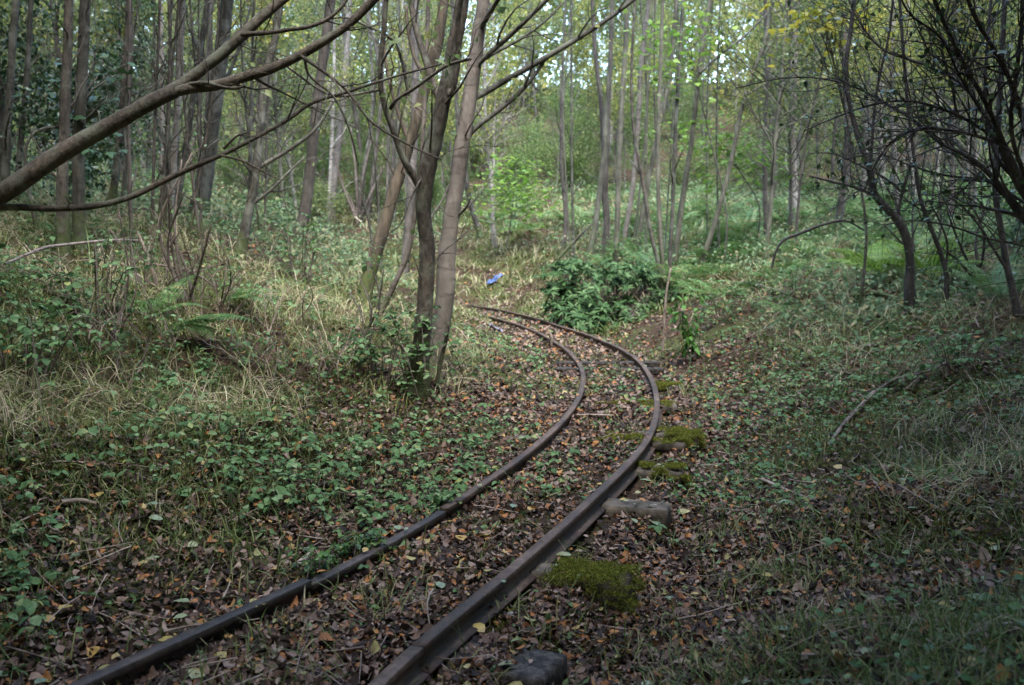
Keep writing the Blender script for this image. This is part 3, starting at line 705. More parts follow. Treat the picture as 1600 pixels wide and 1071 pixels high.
def perp(d):
    v = rng.normal(size=3); v -= d * np.dot(v, d); return v / np.linalg.norm(v)
def twigset(mb, line, rad, n, ln, ang=(.5, 1.1), level=2, t0=.15, t1=1.0, up=.15, leafpts=None, minr=.0018, sub=(2, 5), k=.55, dirbias=None):
    """random side shoots along a line, recursive"""
    line = np.asarray(line)
    T = np.gradient(line, axis=0); T /= np.linalg.norm(T, axis=1)[:, None] + 1e-9
    for _ in range(n):
        t = rng.uniform(t0, t1); f = t * (len(line) - 1); i = min(int(f), len(line) - 2); u = f - i
        p = line[i] * (1 - u) + line[i + 1] * u; r = rad[i] * (1 - u) + rad[i + 1] * u
        d = T[i]; a = rng.uniform(*ang); v = d * math.cos(a) + perp(d) * math.sin(a); v[2] += up
        if dirbias is not None: v = v + dirbias
        v /= np.linalg.norm(v)
        L_ = rng.uniform(*ln) * (1.15 - .5 * t); m_ = 6 if level > 1 else 4
        seg = [p]; w = v.copy()
        for s in range(m_):
            w = w + rng.normal(size=3) * .16 + np.array([0, 0, up * .25]); w /= np.linalg.norm(w)
            seg.append(seg[-1] + w * L_ / m_)
        seg = np.array(seg); rr = np.linspace(max(minr, min(r * k, L_ * .016)), minr * .7, m_ + 1)
        tube(mb, seg, rr, 5 if level > 1 else 3, cap=False)
        if leafpts is not None: leafpts.append(seg[1:])
        if level > 1:
            twigset(mb, seg, rr, rng.integers(*sub), (ln[0] * .4, ln[1] * .45), ang, level - 1, .2, 1, up, leafpts, minr, sub, k, None)

def leaves_at(mb, pts, per, spread, size, tpl, drop=.15, updir=.7):
    pts = np.asarray(pts); n = int(len(pts) * per)
    if n == 0: return
    p = pts[rng.integers(0, len(pts), n)] + rng.normal(size=(n, 3)) * spread
    d = rng.normal(size=(n, 3)); d[:, 2] -= drop * 2
    R = frames(d, np.array([0, 0, updir]) + rng.normal(size=(n, 3)) * .6)
    inst(mb, *tpl, p, R, rng.uniform(*size, n))

def extend(line, rad, top, wob=.12, r_end=.012, step=.6):
    """carry a trunk on upwards out of the picture to z = top"""
    line = list(line); rad = list(rad); d = line[-1] - line[-2]; d /= np.linalg.norm(d)
    n = max(1, int((top - line[-1][2]) / step)); r0 = rad[-1]
    for i in range(n):
        d = d + rng.normal(size=3) * wob * .5 + np.array([0, 0, .12]); d /= np.linalg.norm(d)
        line.append(line[-1] + d * step); rad.append(r0 + (r_end - r0) * (i + 1) / n)
    return np.array(line), np.array(rad)

WS = .76
def hand_tree(name, label, cat, pts, w, mat, top=9, limbs=(), group=None, dY=0, sides=12, crown='crown_a', crown_n=1, twigs=0, bare_twigs=(.25, .9), moss_sub=None, base_sink=.12, leaf=(.05, .085), flare=1.35, lump=.16, Y=None, limb_mat=None, low_leaf=0, tw_t=(.25, .62), twmat=None):
    """pts: pixels from the base up; w: widths in photo pixels; limbs: list of (pts, w, dY)"""
    ws = .66 if 'slim leaning trunk with mossy foot' in label else .70 if pts[0][0] < 480 and name != 'pole_tree' else .76 if name == 'pole_tree' else (.86 if 'near the left edge' in label else WS)
    w = [a * ws for a in w]
    b = gpt(*pts[0]) if Y is None else P(*pts[0], Y)
    if Y is not None: b[2] = float(H(b[0], b[1]))
    Yb = b[1]
    line = pxline(pts, b, dY, Yb); line[0] = b
    rad = wpx(np.interp(np.linspace(0, 1, len(pts)), np.linspace(0, 1, len(w)), w), Yb)
    q = spline(np.c_[line, rad], max(10, len(pts) * 4)); line, rad = q[:, :3], q[:, 3]
    nin = len(line)
    line, rad = extend(line, rad, top)
    # root flare and sink
    hz = line[:, 2] - line[0, 2]
    rad = rad * (1 + (flare - 1) * np.exp(-np.clip(hz, 0, None) / .16))
    line = np.vstack([line[0] + (line[0] - line[1]) / np.linalg.norm(line[0] - line[1]) * base_sink, line]); rad = np.r_[rad[0] * 1.15, rad]
    root = thing(name, label, cat, b, group)
    mb = MB(); tube(mb, line, rad, sides, lump)
    lp = []
    for (lpts, lw, ldY, ntw) in limbs:
        Y0 = float(np.interp(lpts[0][1], [p[1] for p in pts][::-1], np.linspace(Yb + dY, Yb, len(pts)))) if dY else Yb
        ll = pxline(lpts, None, ldY, Y0); lr = wpx(np.interp(np.linspace(0, 1, len(lpts)), np.linspace(0, 1, len(lw)), lw), Yb) * .88
        q = spline(np.c_[ll, lr], len(lpts) * 4)
        m2 = MB(); tube(m2, q[:, :3], q[:, 3], 8, .12)
        tp = []
        if ntw: twigset(m2, q[:, :3], q[:, 3], ntw, (.25, .8), level=2, t0=.25, up=.1, leafpts=tp)
        m2.build('branch', limb_mat or mat, root, origin=b)
        lp += tp
    low = []
    if twigs:
        k = max(3, int(nin))
        twigset(mb, line[:k + 2], rad[:k + 2], twigs, bare_twigs, level=2, t0=tw_t[0], t1=1, up=.12, leafpts=low)
    if crown:
        cp = []
        up_line = line[nin:]; up_rad = rad[nin:]
        twigset(mb, up_line, up_rad, 14, (.9, 2.2), level=2, t0=.02, up=.35, leafpts=cp, sub=(3, 6))
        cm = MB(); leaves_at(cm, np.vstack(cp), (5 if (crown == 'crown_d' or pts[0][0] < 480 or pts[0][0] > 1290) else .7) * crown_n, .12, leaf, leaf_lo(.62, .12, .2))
        if low_leaf and (low or lp): leaves_at(cm, np.vstack(low + lp), low_leaf, .05, leaf, leaf_lo(.65, .12, .2))
        cm.build('crown', M[crown], root, origin=b)
    mb.build('trunk', mat, root, origin=b)
    return root, b, line, rad

# ------------------------------------------------------------------ the trees one can tell apart
hand_tree('tree', 'dark forked trunk standing in brambles at the inside of the bend', 'tree',
          [(652, 610), (657, 560), (662, 500), (666, 430), (667, 380), (661, 320), (666, 275), (680, 215), (694, 150), (706, 90), (716, 40), (724, -10)],
          [42, 36, 33, 32, 32, 32, 34, 32, 30, 29, 28, 28], M['bark_dark'], top=8.5,
          limbs=[([(663, 312), (648, 278), (630, 248), (618, 215), (605, 180), (597, 150), (594, 105), (599, 55), (604, -10)], [13, 12, 10, 9, 9, 8], -.25, 5),
                 ([(610, 170), (618, 158), (645, 140), (670, 122), (700, 102), (736, 92)], [7, 6, 5], -.3, 3),
                 ([(690, 165), (676, 130), (664, 90), (650, 45), (640, -5)], [14, 12, 10], .25, 4),
                 ([(672, 262), (655, 285), (640, 315), (626, 350), (600, 372)], [5, 3, 2], -.2, 2),
                 ([(700, 130), (704, 150), (716, 95), (716, 30), (722, -10)], [9, 9, 8], -.22, 0),
                 ([(598, 140), (570, 145), (520, 150), (470, 120), (430, 90)], [5, 4, 3], -.4, 4),
                 ([(640, 150), (610, 60), (575, 42), (540, 28), (500, 32)], [6, 4, 3], -.3, 3)],
          twigs=8, dY=-.2, crown_n=1, sides=16, low_leaf=.15)
hand_tree('tree', 'pale smooth trunk leaning right behind the dark forked trunk', 'tree',
          [(668, 590), (682, 545), (690, 505), (696, 460), (698, 410), (704, 350), (714, 290), (721, 235), (730, 180), (738, 125), (745, 70), (754, 10), (757, -15)],
          [38, 34, 36, 40, 36, 34, 32, 32, 30, 28, 26, 26], M['bark_pale'], top=10, dY=.15,
          limbs=[([(737, 155), (752, 148), (790, 126), (850, 92), (900, 62), (950, 30), (1000, -8)], [13, 11, 10, 9, 7], .3, 5),
                 ([(724, 222), (740, 203), (775, 176), (806, 150), (832, 122), (853, 92)], [11, 9, 8, 6], .2, 3),
                 ([(739, 110), (758, 90), (790, 62), (826, 28), (862, -8)], [10, 9, 8], -.2, 3),
                 ([(745, 100), (775, 82), (812, 62), (850, 35), (880, 5)], [7, 5, 4], .4, 3),
                 ([(748, 50), (760, 30), (775, 5), (790, -20)], [9, 8], -.3, 1),
                 ([(707, 345), (718, 335), (728, 325), (736, 308)], [8, 5, 3], -.1, 1),
                 ([(702, 290), (690, 315), (680, 330), (668, 350)], [5, 3], -.2, 1)],
          twigs=6, sides=16, low_leaf=.15, tw_t=(.5, 1), limb_mat=M['bark_brown'])
hand_tree('tree', 'leaning trunk with thick moss on its foot left of the dark forked trunk', 'tree',
          [(562, 492), (572, 450), (584, 405), (600, 355), (616, 300), (632, 250), (650, 190), (668, 125), (684, 60), (696, -8)],
          [34, 28, 26, 24, 22, 22, 22, 20], M['bark_moss'], top=8, dY=.4,
          limbs=[([(668, 125), (650, 95), (640, 60), (634, 10)], [8, 6], .2, 2), ([(640, 225), (620, 170), (605, 110), (600, 60)], [8, 5], .2, 3)], twigs=8)
hand_tree('tree', 'thin reddish trunk leaning right between the mossy trunk and the dark trunk', 'tree',
          [(590, 495), (606, 466), (622, 432), (638, 395), (646, 350), (658, 250), (665, 120), (670, -10)], [12, 11, 10, 9, 8], M['bark_pink'], top=8, twigs=8, crown_n=.5)
hand_tree('tree', 'straight pinkish trunk just behind the pair at the bend', 'tree',
          [(628, 440), (634, 400), (640, 330), (645, 260), (648, 150), (650, -10)], [20, 17, 15], M['bark_pink'], top=10, twigs=10)
hand_tree('tree', 'slim leaning trunk with mossy foot at the edge of the brambly bank', 'tree',
          [(372, 408), (382, 365), (394, 300), (404, 235), (409, 180), (416, 120), (430, 60), (440, -8)], [26, 22, 20, 17, 15], M['bark_brown'], top=9, dY=.3,
          limbs=[([(392, 320), (420, 300), (450, 270), (476, 245)], [8, 5, 3], .2, 3), ([(400, 265), (425, 250), (450, 235), (490, 205), (520, 160)], [9, 7, 5], .2, 4)], twigs=8, low_leaf=.2)
hand_tree('tree', 'straight brown trunk leaning slightly right beyond the slim mossy footed trunk', 'tree',
          [(467, 376), (475, 335), (483, 280), (490, 210), (498, 140), (508, 70), (518, -8)], [28, 24, 21, 20], M['bark_pink'], top=11, twigs=12)
hand_tree('tree', 'thickest straight trunk seen through the fork of the leaning bough', 'tree',
          [(308, 345), (318, 290), (328, 225), (336, 160), (345, 90), (352, 30), (356, -8)], [40, 34, 32, 30, 27], M['bark_brown'], top=12, sides=14, twigs=10, limbs=[([(338, 150), (360, 110), (378, 60), (392, 10)], [8, 6, 4], .3, 3)])
hand_tree('birch_tree', 'white flecked birch trunk crossed by the leaning bough', 'tree',
          [(262, 352), (268, 290), (273, 220), (278, 150), (282, 80), (287, -8)], [18, 15, 14, 12], M['bark_birch'], top=11, twigs=12)
hand_tree('tree', 'dark slim trunk leaning right beside the flecked birch', 'tree',
          [(274, 340), (284, 270), (296, 195), (306, 120), (316, 60), (326, -8)], [15, 13, 12], M['bark_brown'], top=10, twigs=10)
hand_tree('tree', 'left stem of the two dark trunks standing together near the left edge', 'tree',
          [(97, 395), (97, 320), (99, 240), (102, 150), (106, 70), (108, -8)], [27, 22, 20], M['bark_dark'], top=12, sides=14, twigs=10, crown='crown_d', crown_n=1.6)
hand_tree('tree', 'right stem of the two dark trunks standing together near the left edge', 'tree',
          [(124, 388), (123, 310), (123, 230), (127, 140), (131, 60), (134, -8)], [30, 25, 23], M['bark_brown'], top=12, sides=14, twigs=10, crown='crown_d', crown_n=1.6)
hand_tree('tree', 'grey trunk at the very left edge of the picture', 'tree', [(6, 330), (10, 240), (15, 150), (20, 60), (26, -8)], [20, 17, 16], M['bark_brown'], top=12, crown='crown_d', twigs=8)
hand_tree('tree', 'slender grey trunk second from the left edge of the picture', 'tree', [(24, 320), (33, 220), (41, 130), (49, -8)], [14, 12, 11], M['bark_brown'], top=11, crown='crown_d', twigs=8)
hand_tree('tree', 'slim upright trunk between the dark pair and the flecked birch', 'tree', [(172, 335), (182, 260), (191, 170), (197, 90), (202, -8)], [18, 15, 13], M['bark_dark'], top=11, twigs=12)
hand_tree('tree', 'slim trunk tilting left close to the flecked birch', 'tree', [(228, 300), (220, 230), (210, 160), (203, 100), (200, 30), (200, -8)], [12, 10, 9], M['bark_brown'], top=10, twigs=12)
hand_tree('tree', 'thin pale trunk just left of the flecked birch', 'tree', [(252, 310), (254, 230), (253, 140), (252, 60), (250, -8)], [11, 10, 9], M['bark_pale'], top=11, twigs=10)
hand_tree('tree', 'thin grey trunk right of the straight brown trunk', 'tree', [(516, 352), (522, 280), (532, 200), (540, 110), (546, -8)], [16, 13, 12], M['bark_pale'], top=11, twigs=12)
hand_tree('tree', 'short leaning trunk behind the pale smooth trunk', 'tree', [(752, 372), (743, 345), (733, 310), (726, 260), (716, 200), (712, 100), (706, -8)], [12, 10, 8], M['bark_dark'], top=9, twigs=8)

# the clump of poles right of the bend
POLES = [
    ('leftmost thick pole rising from the left end of the evergreen shrub', [(922, 402), (929, 360), (938, 290), (943, 250), (947, 190), (952, 130), (955, 60), (957, -8)], [13, 11, 11, 9], 10, 'bark_pole'),
    ('pinkish pole with broken stem just right of the leftmost thick pole', [(946, 392), (948, 345), (945, 305), (944, 250), (940, 170), (930, 80), (925, -8)], [15, 14, 10, 8], 9, 'bark_pink'),
    ('straight grey pole in the middle of the evergreen shrub', [(962, 428), (964, 370), (966, 300), (969, 220), (973, 140), (978, 60), (981, -8)], [12, 11, 10, 10], 10, 'bark_pole'),
    ('pale pole leaning right out of the evergreen shrub', [(970, 412), (977, 365), (988, 300), (994, 240), (998, 170), (1002, 100), (1010, 30), (1016, -8)], [11, 10, 10, 9], 11, 'bark_pale'),
    ('pole leaning right at the back of the evergreen shrub', [(992, 408), (1000, 360), (1010, 300), (1018, 260), (1030, 200), (1044, 135), (1052, 60), (1058, -8)], [12, 11, 9, 9], 11, 'bark_pole'),
    ('thin dark pole bowed to the left in front of the other poles', [(1037, 462), (1030, 420), (1016, 360), (1008, 305), (998, 250), (991, 210), (987, 150), (987, 100), (990, 40), (992, -8)], [9, 8, 6, 5], 8, 'bark_dark'),
    ('straight slim pole beside the bowed one', [(1038, 458), (1034, 400), (1030, 340), (1028, 270), (1029, 190), (1032, 100), (1036, -8)], [10, 9, 8, 7], 9, 'bark_pole'),
    ('dark straight pole next to the stoutest pole', [(1046, 450), (1047, 400), (1050, 350), (1053, 260), (1057, 170), (1062, 90), (1068, -8)], [10, 9, 8, 7], 9, 'bark_brown'),
    ('stoutest pole of the clump leaning gently right', [(1052, 444), (1056, 400), (1064, 330), (1073, 270), (1082, 210), (1090, 140), (1096, 80), (1112, -8)], [14, 12, 10, 10], 11, 'bark_pole'),
    ('dark bowed pole standing apart at the right of the clump', [(1088, 436), (1102, 395), (1118, 345), (1136, 280), (1150, 215), (1160, 165), (1178, 110), (1194, 70), (1206, 10), (1210, -8)], [12, 10, 9, 9], 9, 'bark_pole'),
    ('thin stem behind the left end of the evergreen shrub', [(900, 440), (897, 390), (894, 300), (893, 180), (893, -8)], [5, 5, 4], 8, 'bark_brown'),
    ('crooked pale stem at the left of the evergreen shrub', [(880, 392), (884, 350), (878, 270), (877, 180), (880, 90), (884, -8)], [10, 7, 5], 8, 'bark_pink'),
]
for lab, pts, w, top, mt in POLES:
    lim = []
    if 'standing apart' in lab: lim = [([(1163, 150), (1185, 138), (1215, 118), (1250, 95), (1290, 60)], [5, 4, 2], .2, 4), ([(1182, 100), (1205, 70), (1230, 40), (1260, 10)], [5, 4, 2], .2, 3)]
    if 'stoutest' in lab: lim = [([(1093, 115), (1120, 90), (1160, 60), (1200, 20)], [6, 4, 3], .2, 3)]
    hand_tree('pole_tree', lab, 'tree', pts, w, M[mt], top=top, sides=10, twigs=6, crown_n=.6, lump=.08, limbs=lim, group='slender poles in the clump right of the bend', bare_twigs=(.3, 1.1), low_leaf=.25, tw_t=(.3, 1), flare=1.2)

for k in range(8):
    px = rng.uniform(868, 1125); py = rng.uniform(392, 428); ln = rng.normal() * 14 + (px - 990) * .12; bw = rng.normal() * 7; ww = rng.uniform(3.5, 5.5)
    hand_tree('pole_tree', 'thin bare pole standing among the stouter poles of the clump', 'tree', [(px, py), (px + ln * .25 + bw * .6, py * .72), (px + ln * .5 + bw, py * .45), (px + ln * .8 + bw * .6, py * .2), (px + ln, -8)], [ww, ww * .85, ww * .7], M[('bark_pole', 'bark_brown', 'bark_pink')[k % 3]], top=8, sides=7, twigs=4, crown_n=.5, lump=.06, group='thin poles in the clump', bare_twigs=(.2, .8), tw_t=(.3, 1), flare=1.15)
for k in range(24):
    px = rng.uniform(150, 640); py = rng.uniform(335, 392); ln = rng.normal() * 22 + 8; bw = rng.normal() * 10; ww = rng.uniform(5, 9)
    hand_tree('thin_stem_tree', 'thin bare stem in the wood on top of the left bank', 'tree', [(px, py), (px + ln * .25 + bw * .6, py * .72), (px + ln * .5 + bw, py * .45), (px + ln * .8 + bw * .6, py * .2), (px + ln, -8)], [ww, ww * .85, ww * .7], M[('bark_brown', 'bark_pink', 'bark_dark')[k % 3]], top=9, sides=7, twigs=9, crown_n=.15, lump=.08, group='thin stems on the left bank', bare_twigs=(.3, 1.1), tw_t=(.2, 1), flare=1.2)

# trees at the right
hand_tree('tree', 'dark crooked tree bending left above the ferns', 'tree',
          [(1424, 486), (1421, 450), (1422, 405), (1416, 372), (1403, 345), (1385, 325), (1368, 305), (1360, 272), (1350, 240), (1338, 205), (1328, 165), (1322, 110), (1330, 40), (1335, -8)],
          [24, 18, 17, 16, 14, 12, 10, 9, 8], M['bark_thorn'], top=6.5, crown_n=.5,
          limbs=[([(1402, 340), (1408, 310), (1416, 280), (1424, 255)], [7, 6, 5], -.1, 3), ([(1370, 308), (1340, 294), (1300, 284), (1264, 275)], [7, 5, 3], -.2, 5),
                 ([(1409, 300), (1385, 280), (1350, 262), (1300, 240), (1262, 240)], [5, 4, 2], -.2, 5), ([(1360, 275), (1364, 200), (1372, 130), (1388, 60), (1396, -8)], [6, 5, 4], -.3, 4)], twigs=8, sides=12, twmat=M['bark_thorn'])
hand_tree('tree', 'thin dark tree right of the crooked one with two bare forks', 'tree', [(1478, 478), (1478, 425), (1466, 385), (1452, 350), (1438, 310), (1430, 260), (1420, 180), (1410, 60), (1405, -8)], [11, 9, 7, 6], M['bark_thorn'], top=6.5, crown_n=.4,
          limbs=[([(1478, 420), (1480, 380), (1470, 350), (1455, 320)], [5, 4, 3], -.1, 3)], twigs=8, twmat=M['bark_thorn'])
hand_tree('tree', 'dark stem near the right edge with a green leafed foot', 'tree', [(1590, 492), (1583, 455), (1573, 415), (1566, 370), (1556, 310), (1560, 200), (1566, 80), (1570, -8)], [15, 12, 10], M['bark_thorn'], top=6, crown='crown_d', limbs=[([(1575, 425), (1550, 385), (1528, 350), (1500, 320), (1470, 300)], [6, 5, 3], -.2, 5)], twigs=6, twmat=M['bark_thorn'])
hand_tree('tree', 'orange brown trunk beyond the ferns right of the poles', 'tree', [(1306, 376), (1314, 320), (1322, 260), (1325, 190), (1321, 110), (1318, -8)], [17, 14, 12], M['bark_pink'], top=12, twigs=14)
hand_tree('tree', 'straight pale trunk between the slender poles and the orange brown trunk', 'tree', [(1235, 366), (1237, 300), (1239, 220), (1241, 130), (1246, -8)], [14, 12, 11], M['bark_pale'], top=13, twigs=14, crown='crown_b')
hand_tree('tree', 'thin trunk in the undergrowth close right of the bowed pole', 'tree', [(1198, 380), (1196, 310), (1195, 240), (1198, 140), (1196, -8)], [11, 9, 8], M['bark_pink'], top=11, twigs=12)

# the dark thorn thicket reaching in from the right edge
YT_ = 5.2
def limb(mb, pts, w, Y, dY, ntw, ln=(.25, .8), level=2, sides=8, lp=None, minr=.0018):
    l = pxline(pts, None, dY, Y); r = wpx(np.interp(np.linspace(0, 1, len(pts)), np.linspace(0, 1, len(w)), w), Y) * (.62 if Y == YT_ else .82)
    q = spline(np.c_[l, r], len(pts) * 4); tube(mb, q[:, :3], q[:, 3], sides, .12)
    if ntw: twigset(mb, q[:, :3], q[:, 3], ntw, ln, level=level, t0=.15, up=.06, leafpts=lp, sub=(3, 6), minr=minr)
    return q
YT = 5.2
tb = P(1790, 640, YT); tb[2] = float(H(tb[0], tb[1]))
thorn = thing('thorn_tree', 'black spreading thorn tree arching in from the right edge over the bank', 'tree', tb)
mb = MB(); l0 = np.array([tb - [0, 0, .1], tb + [-.05, 0, .35], P(1700, 440, YT), P(1640, 350, YT), P(1596, 290, YT), P(1566, 228, YT)])
q = spline(np.c_[l0, [.066, .058, .048, .038, .03, .025]], 26); tube(mb, q[:, :3], q[:, 3], 12, .15); mb.build('trunk', M['bark_thorn'], thorn, origin=tb)
tl = []
for pts, w, dY, nt_ in [
    ([(1575, 245), (1556, 195), (1532, 145), (1506, 102), (1485, 57), (1462, 5), (1450, -30)], [14, 12, 11, 9], -.3, 12),
    ([(1680, 410), (1600, 344), (1560, 288), (1531, 258), (1505, 241), (1472, 225), (1433, 192), (1381, 160), (1335, 136), (1290, 124), (1230, 122), (1150, 138)], [20, 17, 13, 10, 8, 6, 4, 3], .5, 26),
    ([(1566, 226), (1520, 211), (1480, 203), (1432, 202), (1398, 218), (1374, 246), (1350, 300)], [9, 8, 6, 4], .2, 16),
    ([(1562, 222), (1515, 190), (1470, 170), (1420, 158), (1370, 162), (1310, 182), (1256, 205)], [9, 7, 5, 3], -.3, 18),
    ([(1610, 260), (1600, 195), (1588, 150), (1555, 80), (1530, 40), (1508, -10)], [13, 12, 10, 9], -.5, 10),
    ([(1570, 232), (1535, 172), (1500, 130), (1440, 100), (1380, 78), (1340, 30), (1322, -10)], [8, 7, 5, 4], .4, 16),
    ([(1596, 290), (1560, 250), (1545, 205), (1540, 120), (1545, 40), (1550, -20)], [10, 8, 7], .3, 10),
    ([(1640, 350), (1590, 310), (1540, 282), (1480, 275), (1420, 258), (1370, 240), (1320, 250)], [8, 7, 5, 3], .7, 16),
    ([(1700, 440), (1600, 385), (1540, 372), (1480, 352), (1420, 345), (1380, 352)], [7, 6, 4, 3], -.4, 8),
    ([(1560, 215), (1500, 120), (1470, 60), (1420, 20), (1400, -20)], [7, 6, 4], -.6, 14),
    ([(1620, 320), (1580, 200), (1590, 100), (1600, 0)], [12, 10, 8], -.4, 10),
    ([(1600, 330), (1575, 300), (1550, 260), (1500, 300), (1450, 330), (1400, 300)], [6, 5, 3], .1, 12)]:
    m2 = MB(); limb(m2, pts, w, YT, dY, int(nt_ * 1.9), lp=tl, minr=.0011); m2.build('branch', M['bark_thorn'], thorn, origin=tb)
m2 = MB(); tp = np.vstack(tl); leaves_at(m2, tp[tp[:, 0] > 1.5], .12, .05, (.03, .05), leaf_lo(.6)); m2.build('crown', M['crown_d'], thorn, origin=tb)

# the leaning bough at the upper left
YB = 5.3
bb = P(-420, 540, YB); bb[2] = float(H(bb[0], bb[1]))
bough = thing('leaning_tree', 'bare half fallen tree slanting up from the left edge and forking', 'tree', bb)
mb = MB(); pts = [(-420, 540), (-200, 415), (-60, 338), (20, 292), (80, 250), (135, 216), (190, 186), (235, 160), (272, 142)]
l0 = pxline(pts, None, .3, YB); l0[0] = bb - [0, 0, .1]
q = spline(np.c_[l0, wpx([40, 37, 34, 31, 29, 27, 25.5, 25, 24], YB)], 44); tube(mb, q[:, :3], q[:, 3], 14, .14); mb.build('trunk', M['bark_bough'], bough, origin=bb)
for pts, w, dY, nt_ in [
    ([(262, 146), (290, 128), (322, 104), (356, 76), (384, 50), (408, 28), (434, 6), (462, -18)], [24, 22, 22, 20, 18], .25, 5),
    ([(262, 147), (295, 139), (335, 134), (382, 121), (430, 105), (470, 86), (510, 62), (545, 38), (592, -8)], [20, 20, 19, 17, 16], .1, 6),
    ([(296, 132), (322, 130), (346, 136), (372, 138), (384, 134)], [8, 8, 6, 4], -.1, 1),
    ([(376, 54), (412, 52), (450, 47), (486, 41), (512, 30), (536, 8), (548, -12)], [10, 8, 7, 6], .1, 4),
    ([(-60, 338), (0, 325), (80, 326), (150, 322), (210, 306), (250, 286), (300, 262), (345, 243), (400, 215), (450, 187), (482, 164), (540, 145), (610, 122), (690, 100)], [15, 13, 12, 11, 9, 8, 6, 4], .5, 6),
    ([(345, 243), (380, 252), (410, 268), (440, 282)], [5, 4, 2], -.1, 3),
    ([(470, 88), (500, 108), (540, 140), (580, 190), (630, 222), (690, 250)], [7, 5, 3], -.2, 5),
    ([(476, 84), (480, 112), (520, 150), (545, 200), (560, 260)], [6, 4, 3], .1, 4),
    ([(350, 232), (372, 212), (386, 208)], [5, 4, 2], -.1, 2)]:
    m2 = MB(); limb(m2, pts, w, YB + (0.3 if pts[0][0] > 200 else .1), dY, nt_, (.2, .7), sides=10); m2.build('branch', M['bark_bough'], bough, origin=bb)

# long bare shoots crossing the middle of the picture
def loose(name, label, cat, pts, w, mat, onground=False, Y=None, dY=0, ntw=0, lift=.02, group=None, ln=(.15, .5), sides=7):
    if onground:
        l = np.array([gpt(*p) for p in pts]); l[:, 2] += lift
    else:
        l = pxline(pts, None, dY, Y)
    r = np.interp(np.linspace(0, 1, len(pts)), np.linspace(0, 1, len(w)), w) * l[:, 1] / F_PX / 2
    q = spline(np.c_[l, r], len(pts) * 4); b = l[0].copy()
    mb = MB(); tube(mb, q[:, :3], q[:, 3], sides, .18)
    if ntw: twigset(mb, q[:, :3], q[:, 3], ntw, ln, level=2, t0=.2, up=.1, sub=(1, 3))
    o = mb.build(name, mat, None, origin=b)
    return tag(o, label, cat, group)
loose('fallen_branch', 'pale curved fallen branch lying on the right bank', 'branch', [(1294, 704), (1318, 670), (1345, 642), (1375, 613), (1410, 596), (1445, 588), (1480, 572)], [6, 7, 7, 6, 5, 4], M['twig_grey'], True, ntw=3, lift=.03)
loose('fallen_branch', 'dark thin branch arching over the grass in front of the right hand ferns', 'branch', [(1206, 420), (1212, 395), (1222, 378), (1250, 365), (1290, 350), (1320, 345), (1350, 360)], [4, 4, 5, 4, 3], M['bark_thorn'], Y=9.5, ntw=4)
loose('fallen_branch', 'dark fallen branch among grass right of the leafy plant', 'branch', [(1098, 470), (1130, 455), (1165, 450), (1200, 458), (1240, 470)], [9, 9, 8, 5], M['bark_dark'], True, ntw=4, lift=.06)
loose('fallen_branch', 'rotten dark branch half buried under the crooked dark tree', 'branch', [(1330, 468), (1365, 464), (1400, 472)], [10, 9, 6], M['bark_dark'], True, ntw=2, lift=.04)
loose('fallen_branch', 'long pale branch lying across the left bank', 'branch', [(10, 458), (40, 442), (70, 428), (110, 420), (160, 413), (216, 409)], [4, 5, 5, 4, 3], M['twig_grey'], True, lift=.18)
loose('fallen_branch', 'pale stick propped upright on the left bank', 'branch', [(246, 462), (240, 430), (230, 400), (215, 362)], [7, 7, 5, 4], M['stick'], Y=7.6, ntw=1)
loose('fallen_branch', 'thin straight stick leaning across the pale propped stick', 'branch', [(190, 412), (215, 430), (246, 450)], [5, 5, 4], M['stick'], Y=7.5)
loose('fallen_branch', 'thin dark stick reaching right from the bare shrub on the left bank', 'branch', [(238, 413), (280, 420), (320, 437), (335, 448)], [4, 4, 3], M['twig'], Y=7.8, ntw=2)
loose('fallen_branch', 'short pale stick lying over the inner rail joint', 'branch', [(460, 912), (475, 898), (487, 885)], [11, 10, 5], M['stick'], True, lift=.06)
loose('fallen_branch', 'thin straight stick between the rails at the bend', 'branch', [(890, 657), (920, 655), (958, 656)], [5, 4, 4], M['stick'], True, lift=.03)
loose('fallen_branch', 'thin pale stick in the grass right of the bare sleeper', 'branch', [(1190, 757), (1230, 775), (1300, 800)], [6, 5, 4], M['stick'], True, lift=.03)
loose('fallen_branch', 'short stick lying over the inner rail near the apex of the bend', 'branch', [(858, 520), (862, 530), (861, 542)], [6, 5, 4], M['stick'], Y=12.6)
loose('fallen_branch', 'dark twiggy branch poking out left of the evergreen shrub', 'branch', [(872, 405), (900, 375), (925, 350)], [5, 4, 3], M['bark_dark'], Y=19, ntw=3)
loose('fallen_branch', 'pale thin stem standing in front of the evergreen shrub', 'branch', [(1036, 548), (1038, 500), (1041, 460), (1048, 420)], [4, 4, 3], M['stick'], Y=11.5)
loose('fallen_branch', 'broken reddish stem standing right of the dark forked trunk', 'branch', [(682, 600), (690, 560), (698, 525), (700, 505)], [7, 6, 4], M['bark_pink'], Y=7.2, ntw=3, ln=(.08, .2))
loose('fallen_branch', 'short dark stick lying under the leaves by the left corner', 'branch', [(96, 800), (130, 797), (150, 802)], [8, 8, 5], M['stick'], True, lift=.04)

